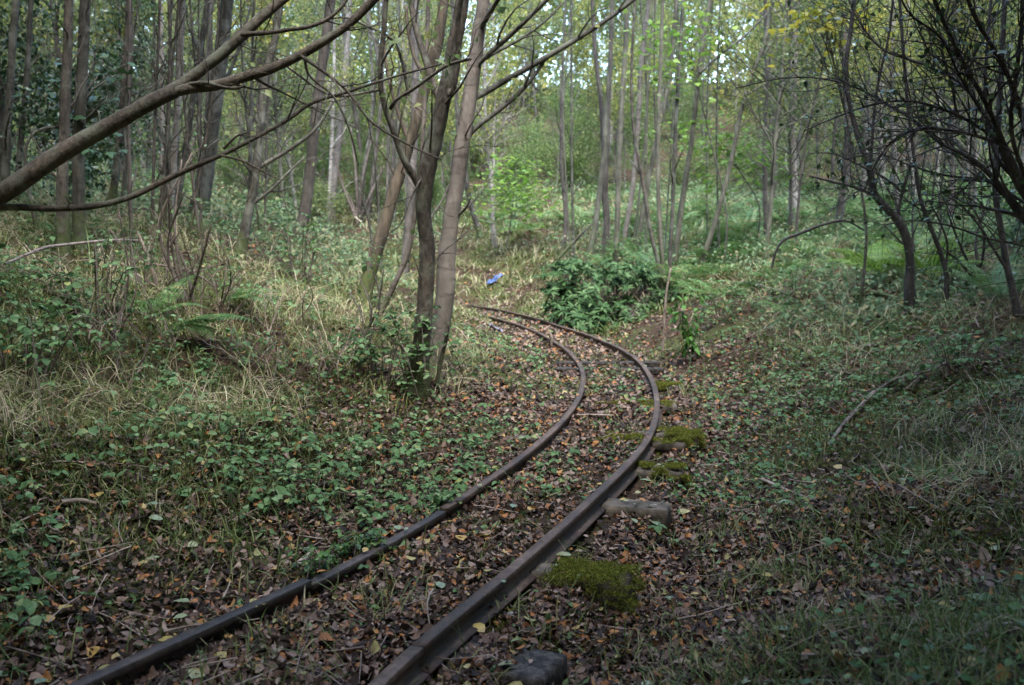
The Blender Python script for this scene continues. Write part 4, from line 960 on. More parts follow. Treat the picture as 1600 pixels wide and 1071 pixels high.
# bare leafless shrubs on the left bank
def bare_shrub(label, base, tips, w, mat, leaf=None, ntw=3, bow=.1):
    b = gpt(*base); root = thing('bare_shrub', label, 'shrub', b)
    lp = []
    for (tx, ty) in tips:
        e = P(tx, ty, b[1] + rng.uniform(-.3, .3)); mid = .5 * (b + e) + np.r_[rng.normal(size=2) * bow, 0]
        q = spline(np.array([b + np.r_[rng.normal(size=2) * .04, -.05], mid, e]), 12)
        mb = MB(); r = np.linspace(w, w * .4, 12) * b[1] / F_PX / 2
        tube(mb, q, r, 5); twigset(mb, q, r, ntw, (.15, .5), level=2, t0=.3, up=.15, leafpts=lp, sub=(1, 4)); mb.build('stem', mat, root, origin=b)
    if leaf:
        cm = MB(); leaves_at(cm, np.vstack(lp), leaf[1], .03, leaf[2], leaf_lo(.7)); cm.build('leaves', M[leaf[0]], root, origin=b)
    return root
bare_shrub('thin reddish bare stems rising from the left bank behind the pale fern', (292, 475), [(284, 250), (240, 330), (262, 290), (300, 240), (330, 350), (288, 300)], 6, M['twig'], ('herb', .15, (.03, .05)))
bare_shrub('tall thin dry stems left of the bare reddish stems', (186, 540), [(172, 360), (186, 330), (205, 380)], 4, M['twig'])
bare_shrub('brown upright twiggy stems in front of the mossy leaning trunk', (572, 540), [(560, 430), (575, 400), (600, 420), (545, 455)], 5, M['bark_pink'], ('bramble', .4, (.03, .05)))
bare_shrub('twiggy shrub between the mossy leaning trunk and the straight brown trunk', (588, 440), [(585, 250), (580, 200), (560, 290), (610, 260)], 6, M['bark_brown'], None, 6)
bare_shrub('tangled bare shrub far behind the leaning mossy trunk', (560, 350), [(520, 230), (548, 200), (580, 220), (600, 260), (535, 290)], 6, M['twig'], None, 8)
bare_shrub('bare tangled bush below the thorn tree at the right', (1530, 440), [(1480, 330), (1510, 300), (1545, 310), (1590, 330), (1460, 380)], 6, M['bark_thorn'], ('crown_d', .2, (.03, .05)), 8)
bare_shrub('bare tangled bush behind the thin dark forked tree', (1440, 430), [(1395, 300), (1430, 280), (1465, 290), (1380, 350)], 5, M['bark_thorn'], None, 8)

for k in range(16):
    px = rng.uniform(120, 560); py = rng.uniform(430, 620)
    b_ = gpt(px, py)
    if float(D(b_[0], b_[1])) > -1.3: continue
    h_ = rng.uniform(40, 110)
    r_ = bare_shrub('thin dry upright stems standing in the grass of the left bank', (px, py), [(px + rng.normal() * 22, py - h_ * rng.uniform(.6, 1.1)) for _ in range(3)], 3.2, M['stick'] if k % 2 else M['twig'], ('bramble', .25, (.03, .05)) if k % 3 == 0 else None, 3, .05)
    r_['group'] = 'dry stems on the left bank'

# ------------------------------------------------------------------ ferns
def frond(mb, L_, el, az, droop, npin=22, wid=.36, jag=5):
    """one fern frond from the origin"""
    t = np.linspace(0, 1, npin + 4); e = el - droop * t ** 1.3
    st = L_ / (len(t) - 1); dx = np.cumsum(np.cos(e) * st); dz = np.cumsum(np.sin(e) * st)
    ca, sa = math.cos(az), math.sin(az)
    pts = np.c_[dx * ca, dx * sa, dz]; tube(mb, pts, np.linspace(.004, .001, len(t)), 3, cap=False)
    side = np.array([-sa, ca, 0])
    for i in range(3, len(t)):
        u = (i - 3) / npin
        ln = L_ * wid * (.25 + .75 * min(1, u / .22)) * (1 - u) ** .8 * rng.uniform(.9, 1.08) + .008
        T = pts[i] - pts[i - 1]; T /= np.linalg.norm(T); nrm = np.cross(T, side)
        for s in (1, -1):
            d = side * s + T * .35 - np.array([0, 0, .22]); d /= np.linalg.norm(d)
            w_ = ln * .17 + .004; across = T
            k = jag; V = [pts[i]]; Fc = []
            for j in range(k):
                f = (j + .5) / k; g_ = (j + 1) / k
                V += [pts[i] + d * ln * f + across * w_ * (1 - f * .8), pts[i] + d * ln * f - across * w_ * (1 - f * .8), pts[i] + d * ln * g_ * .98 - nrm * ln * .06 * g_]
                m0 = 0 if j == 0 else 3 * j
                Fc += [(m0, 3 * j + 1, 3 * j + 3), (m0, 3 * j + 3, 3 * j + 2)]
            mb.add(np.array(V), np.array(Fc))
def fern_mesh(name, nf, L_, mat, el=(.7, 1.2), droop=(.9, 1.6), npin=22, jag=4, azr=None, wid=.3):
    out = []
    for i in range(nf):
        mb = MB(); az = (i / nf * 2 * PI + rng.normal() * .25) if azr is None else rng.uniform(*azr)
        frond(mb, L_ * rng.uniform(.75, 1.1), rng.uniform(*el), az, rng.uniform(*droop), npin, wid, jag); out.append(mb)
    return out
def fern(label, px, py, nf, L_, mat, **kw):
    b = gpt(px, py); root = thing('fern', label, 'fern', b)
    for mb in fern_mesh('f', nf, L_, mat, **kw): mb.build('frond', mat, root)
    return root
fern('pale fern spreading broad low fronds on the left bank', 268, 522, 4, .62, M['fern'], el=(.35, .7), droop=(.7, 1.2), azr=(-.9, .9), wid=.34)
fern('pale fern tuft with upright fronds left of the broad low fern', 235, 500, 5, .5, M['fern'], el=(.6, 1.1), droop=(.8, 1.4))
fern('small light fern right of the bare reddish stems', 345, 478, 4, .5, M['fern'], el=(.5, .9), azr=(-.6, .9))
fern('large yellow green fern left of the crooked dark tree', 1378, 440, 7, 1.0, M['fern_bright'], el=(.8, 1.3), droop=(.9, 1.5))
fern('yellow green fern right of the crooked dark tree', 1455, 445, 6, .9, M['fern_bright'], el=(.8, 1.3), droop=(.9, 1.5))
fern('fern on the bank at the right edge', 1560, 470, 6, .8, M['fern'], el=(.6, 1.2))
# the drifts of ferns under the far trees
protos = []
for k in range(4):
    mb = MB()
    for q in fern_mesh('f', 8, .95, M['fern'], npin=13, jag=2, el=(.6, 1.25), wid=.36):
        off = mb.n; mb.v += q.v; mb.f += [f + off for f in q.f]; mb.n += q.n
    protos.append(mb.mesh('fern', M['fern']))
cnt = 0
while cnt < 290:
    y = rng.uniform(12, 40) if rng.random() < .6 else rng.uniform(14, 27); x = rng.uniform(-.5, .6) * y if rng.random() < .6 else rng.uniform(0, .55) * y
    d = float(D(x, y))
    if abs(d) < 2.4 or (abs(x) < 2.0 and 20 < y < 25) or (x < -3 and y < 15): continue
    if fbm(np.array([x * .25]), np.array([y * .25]), 90)[0] < (.36 if x > -1 else .5): continue
    o = bpy.data.objects.new('fern', protos[cnt % 4]); C.objects.link(o); o.location = (x, y, float(H(x, y)) - .02)
    o.rotation_euler = (rng.normal() * .1, rng.normal() * .1, rng.uniform(0, 6.3)); s = rng.uniform(.36, .74) * (1.55 if y > 16 else 1); o.scale = (s, s, s)
    tag(o, 'green fern in the drifts of fern under the far trees', 'fern', 'ferns under the far trees'); cnt += 1

# ------------------------------------------------------------------ evergreen shrub on the outside of the bend
sb = gpt(950, 508); shrub = thing('evergreen_shrub', 'glossy dark green evergreen shrub spreading round the foot of the poles', 'shrub', sb)
stm = MB(); rp = []
ctrs = [(905, 470, .3, .62), (950, 445, .5, .8), (1000, 450, .45, .75), (930, 490, .0, .5), (985, 490, .1, .55), (1025, 490, .3, .5), (890, 430, .7, .55), (1010, 440, 1.2, .55), (960, 435, 1.3, .55), (885, 490, .1, .45), (1000, 510, -.3, .4), (915, 510, -.3, .4), (888, 420, 1.0, .3), (1022, 450, .9, .36), (1034, 500, .0, .35), (872, 455, .6, .3)]
for (cx_, cy_, dy, rr) in ctrs:
    c = P(cx_, cy_, sb[1] + dy)
    for i in range(30):
        v = unit(1)[0]; v[2] = abs(v[2]) * .9 - .1; e = c + v * rr * rng.uniform(.35, 1.05) * np.array([1.05, 1, .7]); e[2] = max(e[2], float(H(e[0], e[1])) + .05)
        s = np.array([c[0] + rng.normal() * .1, c[1] + rng.normal() * .1, float(H(c[0], c[1]))])
        q = spline(np.array([s, .5 * (s + e) + [0, 0, .08], e]), 7); tube(stm, q, np.linspace(.007, .003, 7), 4, cap=False)
        rp.append((e, v))
stm.build('stems', M['twig'], shrub, origin=sb)
lf = MB(); tp = [leaf_tpl(.25, .12, .2, .0), leaf_tpl(.29, .18, .35, .02)]
for e, v in rp:
    n = 13; az = rng.uniform(0, 2 * PI) + np.arange(n) * 2.4
    el = rng.uniform(-.25, .75, n)
    ax = v + np.array([0, 0, .9]); ax /= np.linalg.norm(ax); a1 = perp(ax); a2 = np.cross(ax, a1)
    d = (np.cos(az) * np.cos(el))[:, None] * a1 + (np.sin(az) * np.cos(el))[:, None] * a2 + np.sin(el)[:, None] * ax
    pos = np.repeat(e[None], n, 0) + ax * rng.uniform(-.05, .02, n)[:, None]
    inst(lf, *tp[rng.integers(0, 2)], pos, frames(d, np.repeat(ax[None], n, 0) + rng.normal(size=(n, 3)) * .22), rng.uniform(.08, .17, n))
lf.build('leaves', M['rhodo'], shrub, origin=sb)

def bramble_bush(label, px, py, rad, hgt, nst, per, mat='bramble', size=(.035, .065)):
    b = gpt(px, py); root = thing('bramble_bush', label, 'bramble', b); stm = MB(); P_ = []; 
    for i in range(nst):
        az = rng.uniform(0, 6.28); r = rad * rng.uniform(.4, 1); h = hgt * rng.uniform(.5, 1); a = np.array([math.cos(az), math.sin(az), 0])
        e = a * r; e[2] = float(H(b[0] + e[0], b[1] + e[1])) - b[2] + rng.uniform(.02, h * .8)
        q = spline(np.array([a * rad * .1 - [0, 0, .05], a * r * .5 + [0, 0, h], e]), 12); tube(stm, q, np.linspace(.0045, .002, 12), 4, cap=False); P_.append(q[3:])
    P_ = np.vstack(P_); n = int(len(P_) * per); pos = P_[rng.integers(0, len(P_), n)] + rng.normal(size=(n, 3)) * .035; az = rng.uniform(0, 6.28, n); lf = MB(); sz = rng.uniform(*size, n); nrm = np.array([0, 0, 1.]) + rng.normal(size=(n, 3)) * .3
    for off, k in ((0, 1), (1.25, .85), (-1.25, .85)):
        d = np.c_[np.cos(az + off), np.sin(az + off), -.2 + rng.normal(size=n) * .2]; inst(lf, *leaf_tpl(.74, .12, .22), pos + d * (.12 * sz)[:, None], frames(d, nrm), sz * k)
    stm.build('stems', M['twig'], root); lf.build('leaves', M[mat], root)
bramble_bush('bramble climbing round the foot of the dark forked trunk', 652, 608, .55, .62, 16, .9)
bramble_bush('bramble sprawling left of the dark forked trunk towards the mossy trunk', 596, 600, .5, .4, 12, .7)
bramble_bush('loose bramble with light leaves between the slim mossy footed trunk and the bend', 468, 440, .8, .75, 12, .6, 'herb')
bramble_bush('bramble mound on the left bank under the pale propped stick', 150, 500, .7, .5, 14, .8)
bramble_bush('dark bramble mound at the left edge below the long pale branch', 40, 600, .7, .45, 16, .9)
bramble_bush('small sprig of bramble creeping over the inner rail beyond the sunken length', 690, 800, .16, .14, 7, 1.0, size=(.025, .045))
bramble_bush('small green sprig growing over the sunken inner rail', 560, 872, .15, .13, 7, 1.0, 'herb', (.02, .04))
bramble_bush('small green sprig growing through the stick at the inner rail joint', 500, 905, .14, .12, 6, 1.0, 'herb', (.02, .035))
bramble_bush('low bramble with fresh leaves on the right bank behind the pale curved branch', 1500, 585, .7, .35, 14, .7)
bramble_bush('light green bramble in the grass under the arching dark branch', 1240, 470, .8, .5, 14, .7, 'herb')
bramble_bush('bramble beside the leafy plant and the fallen dark branch', 1130, 500, .6, .45, 10, .6, 'herb')

# leafy broad leaved plant right of the shrub
pb = gpt(1076, 566); pl = thing('leafy_plant', 'tall plant with drooping bright green pointed leaves right of the evergreen shrub', 'plant', pb)
stm = MB(); lf = MB()
for (tx, ty) in ((1056, 462), (1074, 450), (1096, 462), (1064, 485), (1086, 495), (1102, 480), (1048, 480)):
    e = P(tx, ty, pb[1] + rng.uniform(-.15, .15)); q = spline(np.array([pb + np.r_[rng.normal(size=2) * .16, -.03], .5 * (pb + e) + [rng.normal() * .04, 0, 0], e]), 12)
    tube(stm, q, np.linspace(.006, .003, 12), 5)
    for i in range(3, 12):
        for s in range(rng.integers(1, 4)):
            a_ = rng.uniform(0, 2 * PI); d = np.array([[math.cos(a_), math.sin(a_), rng.uniform(-1.3, .1)]])
            inst(lf, *leaf_tpl(.42, .1, .35), q[i][None], frames(d, np.array([[0, 0, 1.]]) + rng.normal(size=(1, 3)) * .2 + d * [[1, 1, 0]] * .8), np.array([rng.uniform(.07, .14)]))
stm.build('stems', M['herb'], pl, origin=pb)
M['plant'] = leaf_mat('drooping_plant_leaf', [(0, (.045, .12, .02)), (.6, (.085, .20, .034)), (.9, (.12, .25, .05)), (1, (.18, .25, .07))], trans=.35, rough=.5, spec=.3)
lf.build('leaves', M['plant'], pl, origin=pb)

# the bright maple sapling in the clearing and other leafy saplings
def sapling(name, label, base, top, r, nlayer, mat, size, tpl, cat='sapling', group=None, spread=1.0, per=60, low=.35, loc=None, flat=.16):
    root = thing(name, label, cat, base, group)
    stm = MB(); lf = MB(); b = np.zeros(3); e = np.asarray(top) - np.asarray(base)
    q = spline(np.array([b - [0, 0, .08], .4 * e + np.r_[rng.normal(size=2) * .05, 0], e]), 12); tube(stm, q, np.linspace(r, r * .35, 12), 6)
    for k in range(nlayer):
        t = rng.uniform(low, 1); p = q[int(t * 11)]; a_ = rng.uniform(0, 2 * PI); L_ = spread * rng.uniform(.45, 1) * (1.25 - .6 * t)
        br = np.array([p, p + np.array([math.cos(a_), math.sin(a_), .25]) * L_ * .5, p + np.array([math.cos(a_), math.sin(a_), .2]) * L_]); s = spline(br, 8); tube(stm, s, np.linspace(r * .35, r * .12, 8), 4, cap=False)
        n = per; c = s[rng.integers(2, 8, n)] + rng.normal(size=(n, 3)) * np.array([.16, .16, flat * .45]) * spread
        az = rng.uniform(0, 2 * PI, n); d = np.c_[np.cos(az), np.sin(az), rng.uniform(-.6, .1, n)]
        inst(lf, *tpl, c, frames(d, np.array([0, 0, 1.]) + rng.normal(size=(n, 3)) * .3), rng.uniform(*size, n))
    stm.build('trunk', M['bark_brown'], root); lf.build('crown', mat, root)
    return root
mbase = gpt(787, 402)
sapling('maple_sapling', 'young maple with bright lime green leaves in the clearing behind the bend', mbase, P(806, 262, mbase[1]), .02, 20, M['bright'], (.09, .16), lobed_tpl(), spread=1.25, per=24, low=.58, flat=.5)

def leaf_spray(label, x0, pts, Y, n, mat, size, spread, tpl):
    b = P(*x0, Y); b[2] = float(H(b[0], b[1])); root = thing('overhanging_sapling', label, 'sapling', b)
    e = P(*pts[0], Y); q = spline(np.array([b - [0, 0, .06], b + [.05, 0, .9], .5 * (b + e) + [.1, .1, .4], e]), 20)
    stm = MB(); tube(stm, q, np.linspace(.02, .008, 20), 6); lf = MB(); lp = []
    for (px, py) in pts[1:]:
        t = P(px, py, Y + rng.uniform(-.5, .5)); r = spline(np.array([q[rng.integers(13, 19)], .5 * (e + t) + [0, 0, .1], t]), 10); rr = np.linspace(.007, .003, 10); tube(stm, r, rr, 4, cap=False)
        twigset(stm, r, rr, 5, (.2, .6), level=1, leafpts=lp, up=0); lp.append(r[3:])
    stm.build('trunk', M['bark_brown'], root, origin=b)
    lp = np.vstack(lp); p = lp[rng.integers(0, len(lp), n)] + rng.normal(size=(n, 3)) * np.array([spread, spread, spread * .5]); az = rng.uniform(0, 6.28, n)
    inst(lf, *tpl, p, frames(np.c_[np.cos(az), np.sin(az), rng.uniform(-.8, .1, n)], np.array([0, 0, 1.]) + rng.normal(size=(n, 3)) * .35), rng.uniform(*size, n)); lf.build('crown', M[mat], root, origin=b)
M['yellow'] = leaf_mat('yellow_autumn_leaf', [(0, (.22, .24, .03)), (.5, (.32, .30, .04)), (1, (.42, .35, .05))], trans=.45, rough=.5)
leaf_spray('thin tree holding yellow autumn leaves over the bank between the poles and the thorn tree', (1345, 400), [(1290, 40), (1210, 20), (1230, 60), (1260, 30), (1250, 80), (1300, 15), (1330, 50), (1270, 5), (1215, -20), (1310, 75), (1350, 20)], 11, 130, 'yellow', (.07, .12), .14, lobed_tpl())
leaf_spray('slim maple spreading lime green leaves behind the tops of the poles', (1130, 395), [(1070, 60), (1010, 90), (1030, 130), (1060, 150), (1100, 50), (1130, 110), (1000, 40), (1090, 170), (1050, 20), (1150, 60), (1020, 165)], 17, 230, 'bright', (.09, .15), .22, lobed_tpl())
leaf_spray('slim maple with light green leaves reaching over the far right of the glade', (1180, 375), [(1120, 210), (1080, 240), (1100, 270), (1150, 250), (1180, 220), (1060, 210), (1140, 290), (1190, 270), (1210, 240)], 19, 420, 'bright', (.09, .15), .25, lobed_tpl())
leaf_spray('dark leafed sapling hanging green leaves in front of the dark pair at the left', (60, 420), [(160, 160), (140, 60), (120, 150), (180, 180), (100, 180), (150, 230), (200, 100), (60, 230)], 8.5, 150, 'crown_d', (.06, .11), .12, lobed_tpl())

# ------------------------------------------------------------------ far woodland: prototypes, then copies
def proto_tree(hgt, r0, mat, cmat, crown_lo, nbr, per, leaf, lean=.05, nlow=10, spread=1.0):
    line = [np.zeros(3) - [0, 0, .15]]; d = np.array([rng.normal() * lean, rng.normal() * lean, 1.]); d /= np.linalg.norm(d)
    n = 16
    for i in range(n):
        d = d + np.r_[rng.normal(size=2) * .035, .03]; d /= np.linalg.norm(d); line.append(line[-1] + d * hgt / n)
    line = np.array(line); rad = r0 * np.linspace(1.12, .12, n + 1) ** .9; rad[0] *= 1.25
    t = MB(); tube(t, line, rad, 8, .12)
    br = t; lp = []
    twigset(br, line, rad, nlow, (.4, 1.5), level=2, t0=.08, t1=crown_lo + .15, up=.1, sub=(2, 5), minr=.003)
    twigset(br, line, rad, nbr, (1.0 * spread, 2.4 * spread), level=2, t0=crown_lo, t1=1, up=.25, leafpts=lp, sub=(3, 6), minr=.004)
    cm = MB(); leaves_at(cm, np.vstack(lp), per, .16, leaf, leaf_qd(.7, .15, .15))
    return (t.mesh('trunk', mat), cm.mesh('crown', cmat))
KINDS = [
    ('birch_tree', 'slim pale birch in the crowded wood beyond the track', 'pale birches of the far wood', proto_tree(12, .055, M['bark_birch'], M['crown_b'], .16, 28, 6, (.05, .095))),
    ('birch_tree', 'slim pale birch in the crowded wood beyond the track', 'pale birches of the far wood', proto_tree(14, .062, M['bark_birch'], M['crown_b'], .2, 28, 6, (.05, .095))),
    ('slender_tree', 'slender grey green tree in the crowded wood beyond the track', 'slender trees of the far wood', proto_tree(11, .042, M['bark_pole'], M['crown_a'], .12, 30, 6, (.05, .095))),
    ('slender_tree', 'slender grey green tree in the crowded wood beyond the track', 'slender trees of the far wood', proto_tree(13, .052, M['bark_brown'], M['crown_a'], .15, 30, 6, (.05, .095))),
    ('slender_tree', 'slender grey green tree in the crowded wood beyond the track', 'slender trees of the far wood', proto_tree(11, .04, M['bark_pale'], M['crown_b'], .15, 26, 6, (.05, .095), .1)),
    ('brown_tree', 'reddish brown trunked tree in the crowded wood beyond the track', 'brown trunked trees of the far wood', proto_tree(13, .07, M['bark_pink'], M['crown_a'], .2, 28, 6, (.05, .095))),
    ('thin_sapling', 'thin bare stemmed sapling among the far trunks', 'thin saplings of the far wood', proto_tree(8, .024, M['bark_pink'], M['crown_a'], .3, 20, 5, (.07, .11), .12, 16, .6)),
    ('thin_sapling', 'thin bare stemmed sapling among the far trunks', 'thin saplings of the far wood', proto_tree(7, .02, M['bark_dark'], M['crown_b'], .35, 18, 4, (.07, .11), .16, 18, .6)),
]
def place(kind, x, y, s, rz, tilt=0.0, label=None, group=None):
    nm, lab, grp, meshes = kind
    z = float(H(x, y)) - .02
    r = thing(nm, label or lab, 'tree', (x, y, z), group or grp, rz); r.scale = (s, s, s); r.rotation_euler = (tilt * rng.normal(), tilt * rng.normal(), rz)
    for me, n_ in zip(meshes, ('trunk', 'crown')):
        o = bpy.data.objects.new(n_, me); C.objects.link(o); o.parent = r
    return r
placed = []
tries = 0
while len(placed) < 420 and tries < 20000:
    tries += 1
    y = 15 + 60 * rng.random() ** 1.05; x = rng.uniform(-.66, .66) * y
    d = float(D(x, y))
    if abs(d) < 2.2 and y < 34: continue
    if -1.3 < x + .02 * y < 2.2 and y < 25: continue       # the open glade behind the bend
    if x < 0 and y < 18 and x > -10: continue
    if y < 34 and .025 < x / y < .25: continue               # keep the clump of poles clear
    if any((x - a) ** 2 + (y - b) ** 2 < (.55 + .010 * y) ** 2 for a, b in placed): continue
    placed.append((x, y))
    w = np.array([1.2, 1, 1.5, 1.3, 1.3, 1, 1.6, 1.4]); kk = rng.choice(8, p=w / w.sum())
    place(KINDS[kk], x, y, rng.uniform(.78, 1.15), rng.uniform(0, 6.28), .03)

fw = MB(); n = 150000; y = rng.uniform(58, 84, n); x = rng.uniform(-.75, .75, n) * y
top = 19 + 6 * fbm(x * .12, y * .12, 97); z = H(x, y) + top * rng.random(n) ** .8
hole = fbm(x * .35, z * .35, 99) > .30
x, y, z = x[hole], y[hole], z[hole]; n = len(x)
inst(fw, *leaf_qd(.75, .2, .2), np.c_[x, y, z], frames(unit(n), unit(n) + [0, 0, .5]), rng.uniform(.25, .55, n))
o = fw.build('distant_woodland', M['crown_b']); tag(o, 'far off mass of yellowing woodland closing the view', 'woodland', kind='stuff')

# leafy understorey between the trunks
under = []
for k in range(3):
    stm = MB(); lf = MB(); hgt = (2.2, 3.2, 1.6)[k]
    for s in range((3, 2, 4)[k]):
        e = np.array([rng.normal() * .4, rng.normal() * .4, hgt * rng.uniform(.7, 1)]); q = spline(np.array([[rng.normal() * .08, rng.normal() * .08, -.05], .5 * e + [rng.normal() * .1, rng.normal() * .1, 0], e]), 10); r = np.linspace(.012, .004, 10); tube(stm, q, r, 5)
        lp = []; twigset(stm, q, r, 11, (.4, 1.0), level=2, t0=.2, up=.05, leafpts=lp, sub=(2, 4), ang=(.8, 1.4), minr=.002)
        leaves_at(lf, np.vstack(lp), 6, .10, (.045, .085), leaf_qd(.72, .12, .2), .2, 1.1)
    under.append((stm, lf))
U = []
M['bright2'] = leaf_mat('fresh_understorey_leaf', [(0, (.08, .14, .035)), (.5, (.13, .205, .055)), (1, (.21, .26, .085))], trans=.45, rough=.5)
for k, (nm, lab, grp, mt) in enumerate([('leafy_sapling', 'fresh green leafy sapling between the far trunks', 'green saplings between the far trunks', 'crown_a'), ('leafy_sapling', 'bright light green sapling between the far trunks', 'light green saplings between the far trunks', 'bright2'), ('hazel_bush', 'low green bush between the far trunks', 'low bushes between the far trunks', 'bright2')]):
    st, lf = under[k]; U.append((nm, lab, grp, (st.mesh('trunk', M['bark_brown']), MB().mesh('x', M['twig']) if False else None, lf.mesh('crown', M[mt]))))
cnt = 0; tries = 0
while cnt < 140 and tries < 9000:
    tries += 1
    y = rng.uniform(13, 52); x = rng.uniform(-.62, .62) * y; d = float(D(x, y))
    if abs(d) < 2.8 or (-1.6 < x < 2.0 and y < 26) or (x < 0 and y < 21) or (x > 2 and y < 19) or (x > .02 * y and y < 33): continue
    nm, lab, grp, ms = U[rng.choice(3, p=[.47, .45, .08])]
    r = thing(nm, lab, 'sapling' if 'sap' in nm else 'bush', (x, y, float(H(x, y))), grp, rng.uniform(0, 6.28)); s = rng.uniform(.7, 1.3); r.scale = (s, s, s)
    for me, n_ in zip(ms, ('trunk', None, 'crown')):
        if n_:
            o = bpy.data.objects.new(n_, me); C.objects.link(o); o.parent = r
    cnt += 1

# dark holly growth at the left edge
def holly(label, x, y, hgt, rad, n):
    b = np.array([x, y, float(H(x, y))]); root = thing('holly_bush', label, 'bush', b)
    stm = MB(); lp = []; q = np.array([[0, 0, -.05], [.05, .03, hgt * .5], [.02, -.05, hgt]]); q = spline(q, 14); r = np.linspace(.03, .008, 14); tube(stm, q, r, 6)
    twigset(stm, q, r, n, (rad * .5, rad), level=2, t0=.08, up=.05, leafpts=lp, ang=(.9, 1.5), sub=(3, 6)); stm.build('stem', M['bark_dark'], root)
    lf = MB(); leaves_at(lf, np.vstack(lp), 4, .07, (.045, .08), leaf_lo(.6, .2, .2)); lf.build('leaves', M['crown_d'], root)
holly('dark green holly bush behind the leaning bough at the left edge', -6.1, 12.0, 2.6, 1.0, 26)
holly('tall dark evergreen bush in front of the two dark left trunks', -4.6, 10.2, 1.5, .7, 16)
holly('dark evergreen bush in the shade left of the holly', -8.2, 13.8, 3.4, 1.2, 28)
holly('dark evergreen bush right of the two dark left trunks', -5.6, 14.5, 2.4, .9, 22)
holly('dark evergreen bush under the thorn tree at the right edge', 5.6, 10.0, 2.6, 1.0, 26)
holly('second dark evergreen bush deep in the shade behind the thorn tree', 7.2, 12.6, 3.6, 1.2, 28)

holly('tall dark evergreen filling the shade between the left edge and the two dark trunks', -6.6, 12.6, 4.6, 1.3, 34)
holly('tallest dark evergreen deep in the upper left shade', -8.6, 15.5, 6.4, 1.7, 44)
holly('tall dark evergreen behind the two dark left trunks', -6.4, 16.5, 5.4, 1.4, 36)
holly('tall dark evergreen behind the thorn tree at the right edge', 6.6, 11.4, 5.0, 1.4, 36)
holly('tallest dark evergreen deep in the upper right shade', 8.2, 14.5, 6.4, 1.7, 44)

# ------------------------------------------------------------------ rubbish and stones
def sheet(name, label, cat, px, py, L_, W, mat, seed, rz):
    b = gpt(px, py); u, v = np.meshgrid(np.linspace(-.5, .5, 16), np.linspace(-.5, .5, 10))
    X = u * L_ * (1 + .2 * (vnoise(v * 5, u * 3, seed) - .5)); Yv = v * W * (1 + .5 * (vnoise(u * 4, v, seed + 1) - .5))
    Z = .02 + .11 * fbm(u * 7 + seed, v * 6, seed) + .02
    c, s = math.cos(rz), math.sin(rz); xw = X * c - Yv * s; yw = X * s + Yv * c
    Z = Z + H(b[0] + xw, b[1] + yw) - b[2]
    i = np.arange(9)[:, None] * 16 + np.arange(15)[None]
    mb = MB().add(np.stack([xw, yw, Z], -1).reshape(-1, 3), np.stack([i, i + 1, i + 17, i + 16], -1).reshape(-1, 4))
    n = len(mb.v[0]); low = mb.v[0].copy(); low[:, 2] -= .012; f = mb.f[0]; mb.add(low, f[:, ::-1])
    rim = [k for k in range(16)] + [16 * k + 15 for k in range(1, 10)] + [144 + k for k in range(14, -1, -1)] + [16 * k for k in range(8, 0, -1)]
    rim = np.array(rim); nx2 = np.roll(rim, -1); mb.f.append(np.stack([rim, rim + n, nx2 + n, nx2], 1))
    o = mb.build(name, mat, None); o.location = b; return tag(o, label, cat)
M['blue'] = plain_mat('blue_plastic', [(.3, (.03, .06, .18)), (.55, (.07, .12, .30)), (.75, (.18, .22, .34))], 9, .35, .3)
M['paper'] = plain_mat('pale_wrapper', [(.3, (.10, .09, .12)), (.7, (.20, .19, .23))], 12, .5, .3)
sheet('plastic_bag', 'crumpled blue plastic bag lying on the brown bank beyond the bend', 'litter', 773, 442, .36, .15, M['blue'], 3, .5)
sheet('wrapper', 'pale lilac scrap of wrapper lying inside the bend', 'litter', 775, 524, .16, .10, M['paper'], 8, .1)
def rock(label, px, py, wpx_, group='pale ballast stones'):
    b = gpt(px, py); r = wpx_ * b[1] / F_PX / 2
    n1, n2 = 10, 7; th, ph = np.meshgrid(np.linspace(0, 2 * PI, n1, endpoint=False), np.linspace(.12, PI - .12, n2))
    d = np.stack([np.cos(th) * np.sin(ph), np.sin(th) * np.sin(ph), np.cos(ph)], -1); sd = rng.uniform(0, 99)
    s = .75 + .55 * fbm(d[..., 0] * 1.7 + sd, d[..., 1] * 1.7 + d[..., 2] * 2, 5)
    V = d * s[..., None] * r * np.array([1.1, .9, .62]); i = np.arange(n2 - 1)[:, None] * n1; j = np.arange(n1)[None]; j2 = (j + 1) % n1
    mb = MB().add(V.reshape(-1, 3), np.stack([i + j, i + n1 + j, i + n1 + j2, i + j2], -1).reshape(-1, 4)); mb.f.append(np.arange(n1)[None]); mb.f.append((np.arange(n1)[::-1] + (n2 - 1) * n1)[None])
    o = mb.build('stone', M['stone'], None, smooth=False); o.location = b + [0, 0, r * .3]; o.rotation_euler = (0, 0, rng.uniform(0, 6)); return tag(o, label, 'stone', group)
for (px, py, w) in ((1056, 986, 18), (1082, 984, 14), (1124, 1010, 20), (1068, 962, 22), (979, 990, 16), (941, 952, 12), (1046, 846, 12), (1042, 856, 10), (800, 964, 16), (1244, 1006, 20), (1106, 1030, 24), (1018, 1010, 14), (1150, 1046, 16), (1095, 1003, 12), (985, 925, 10), (1400, 928, 18)):
    rock('small pale grey stone in the leaf litter right of the outer rail', px, py, w)

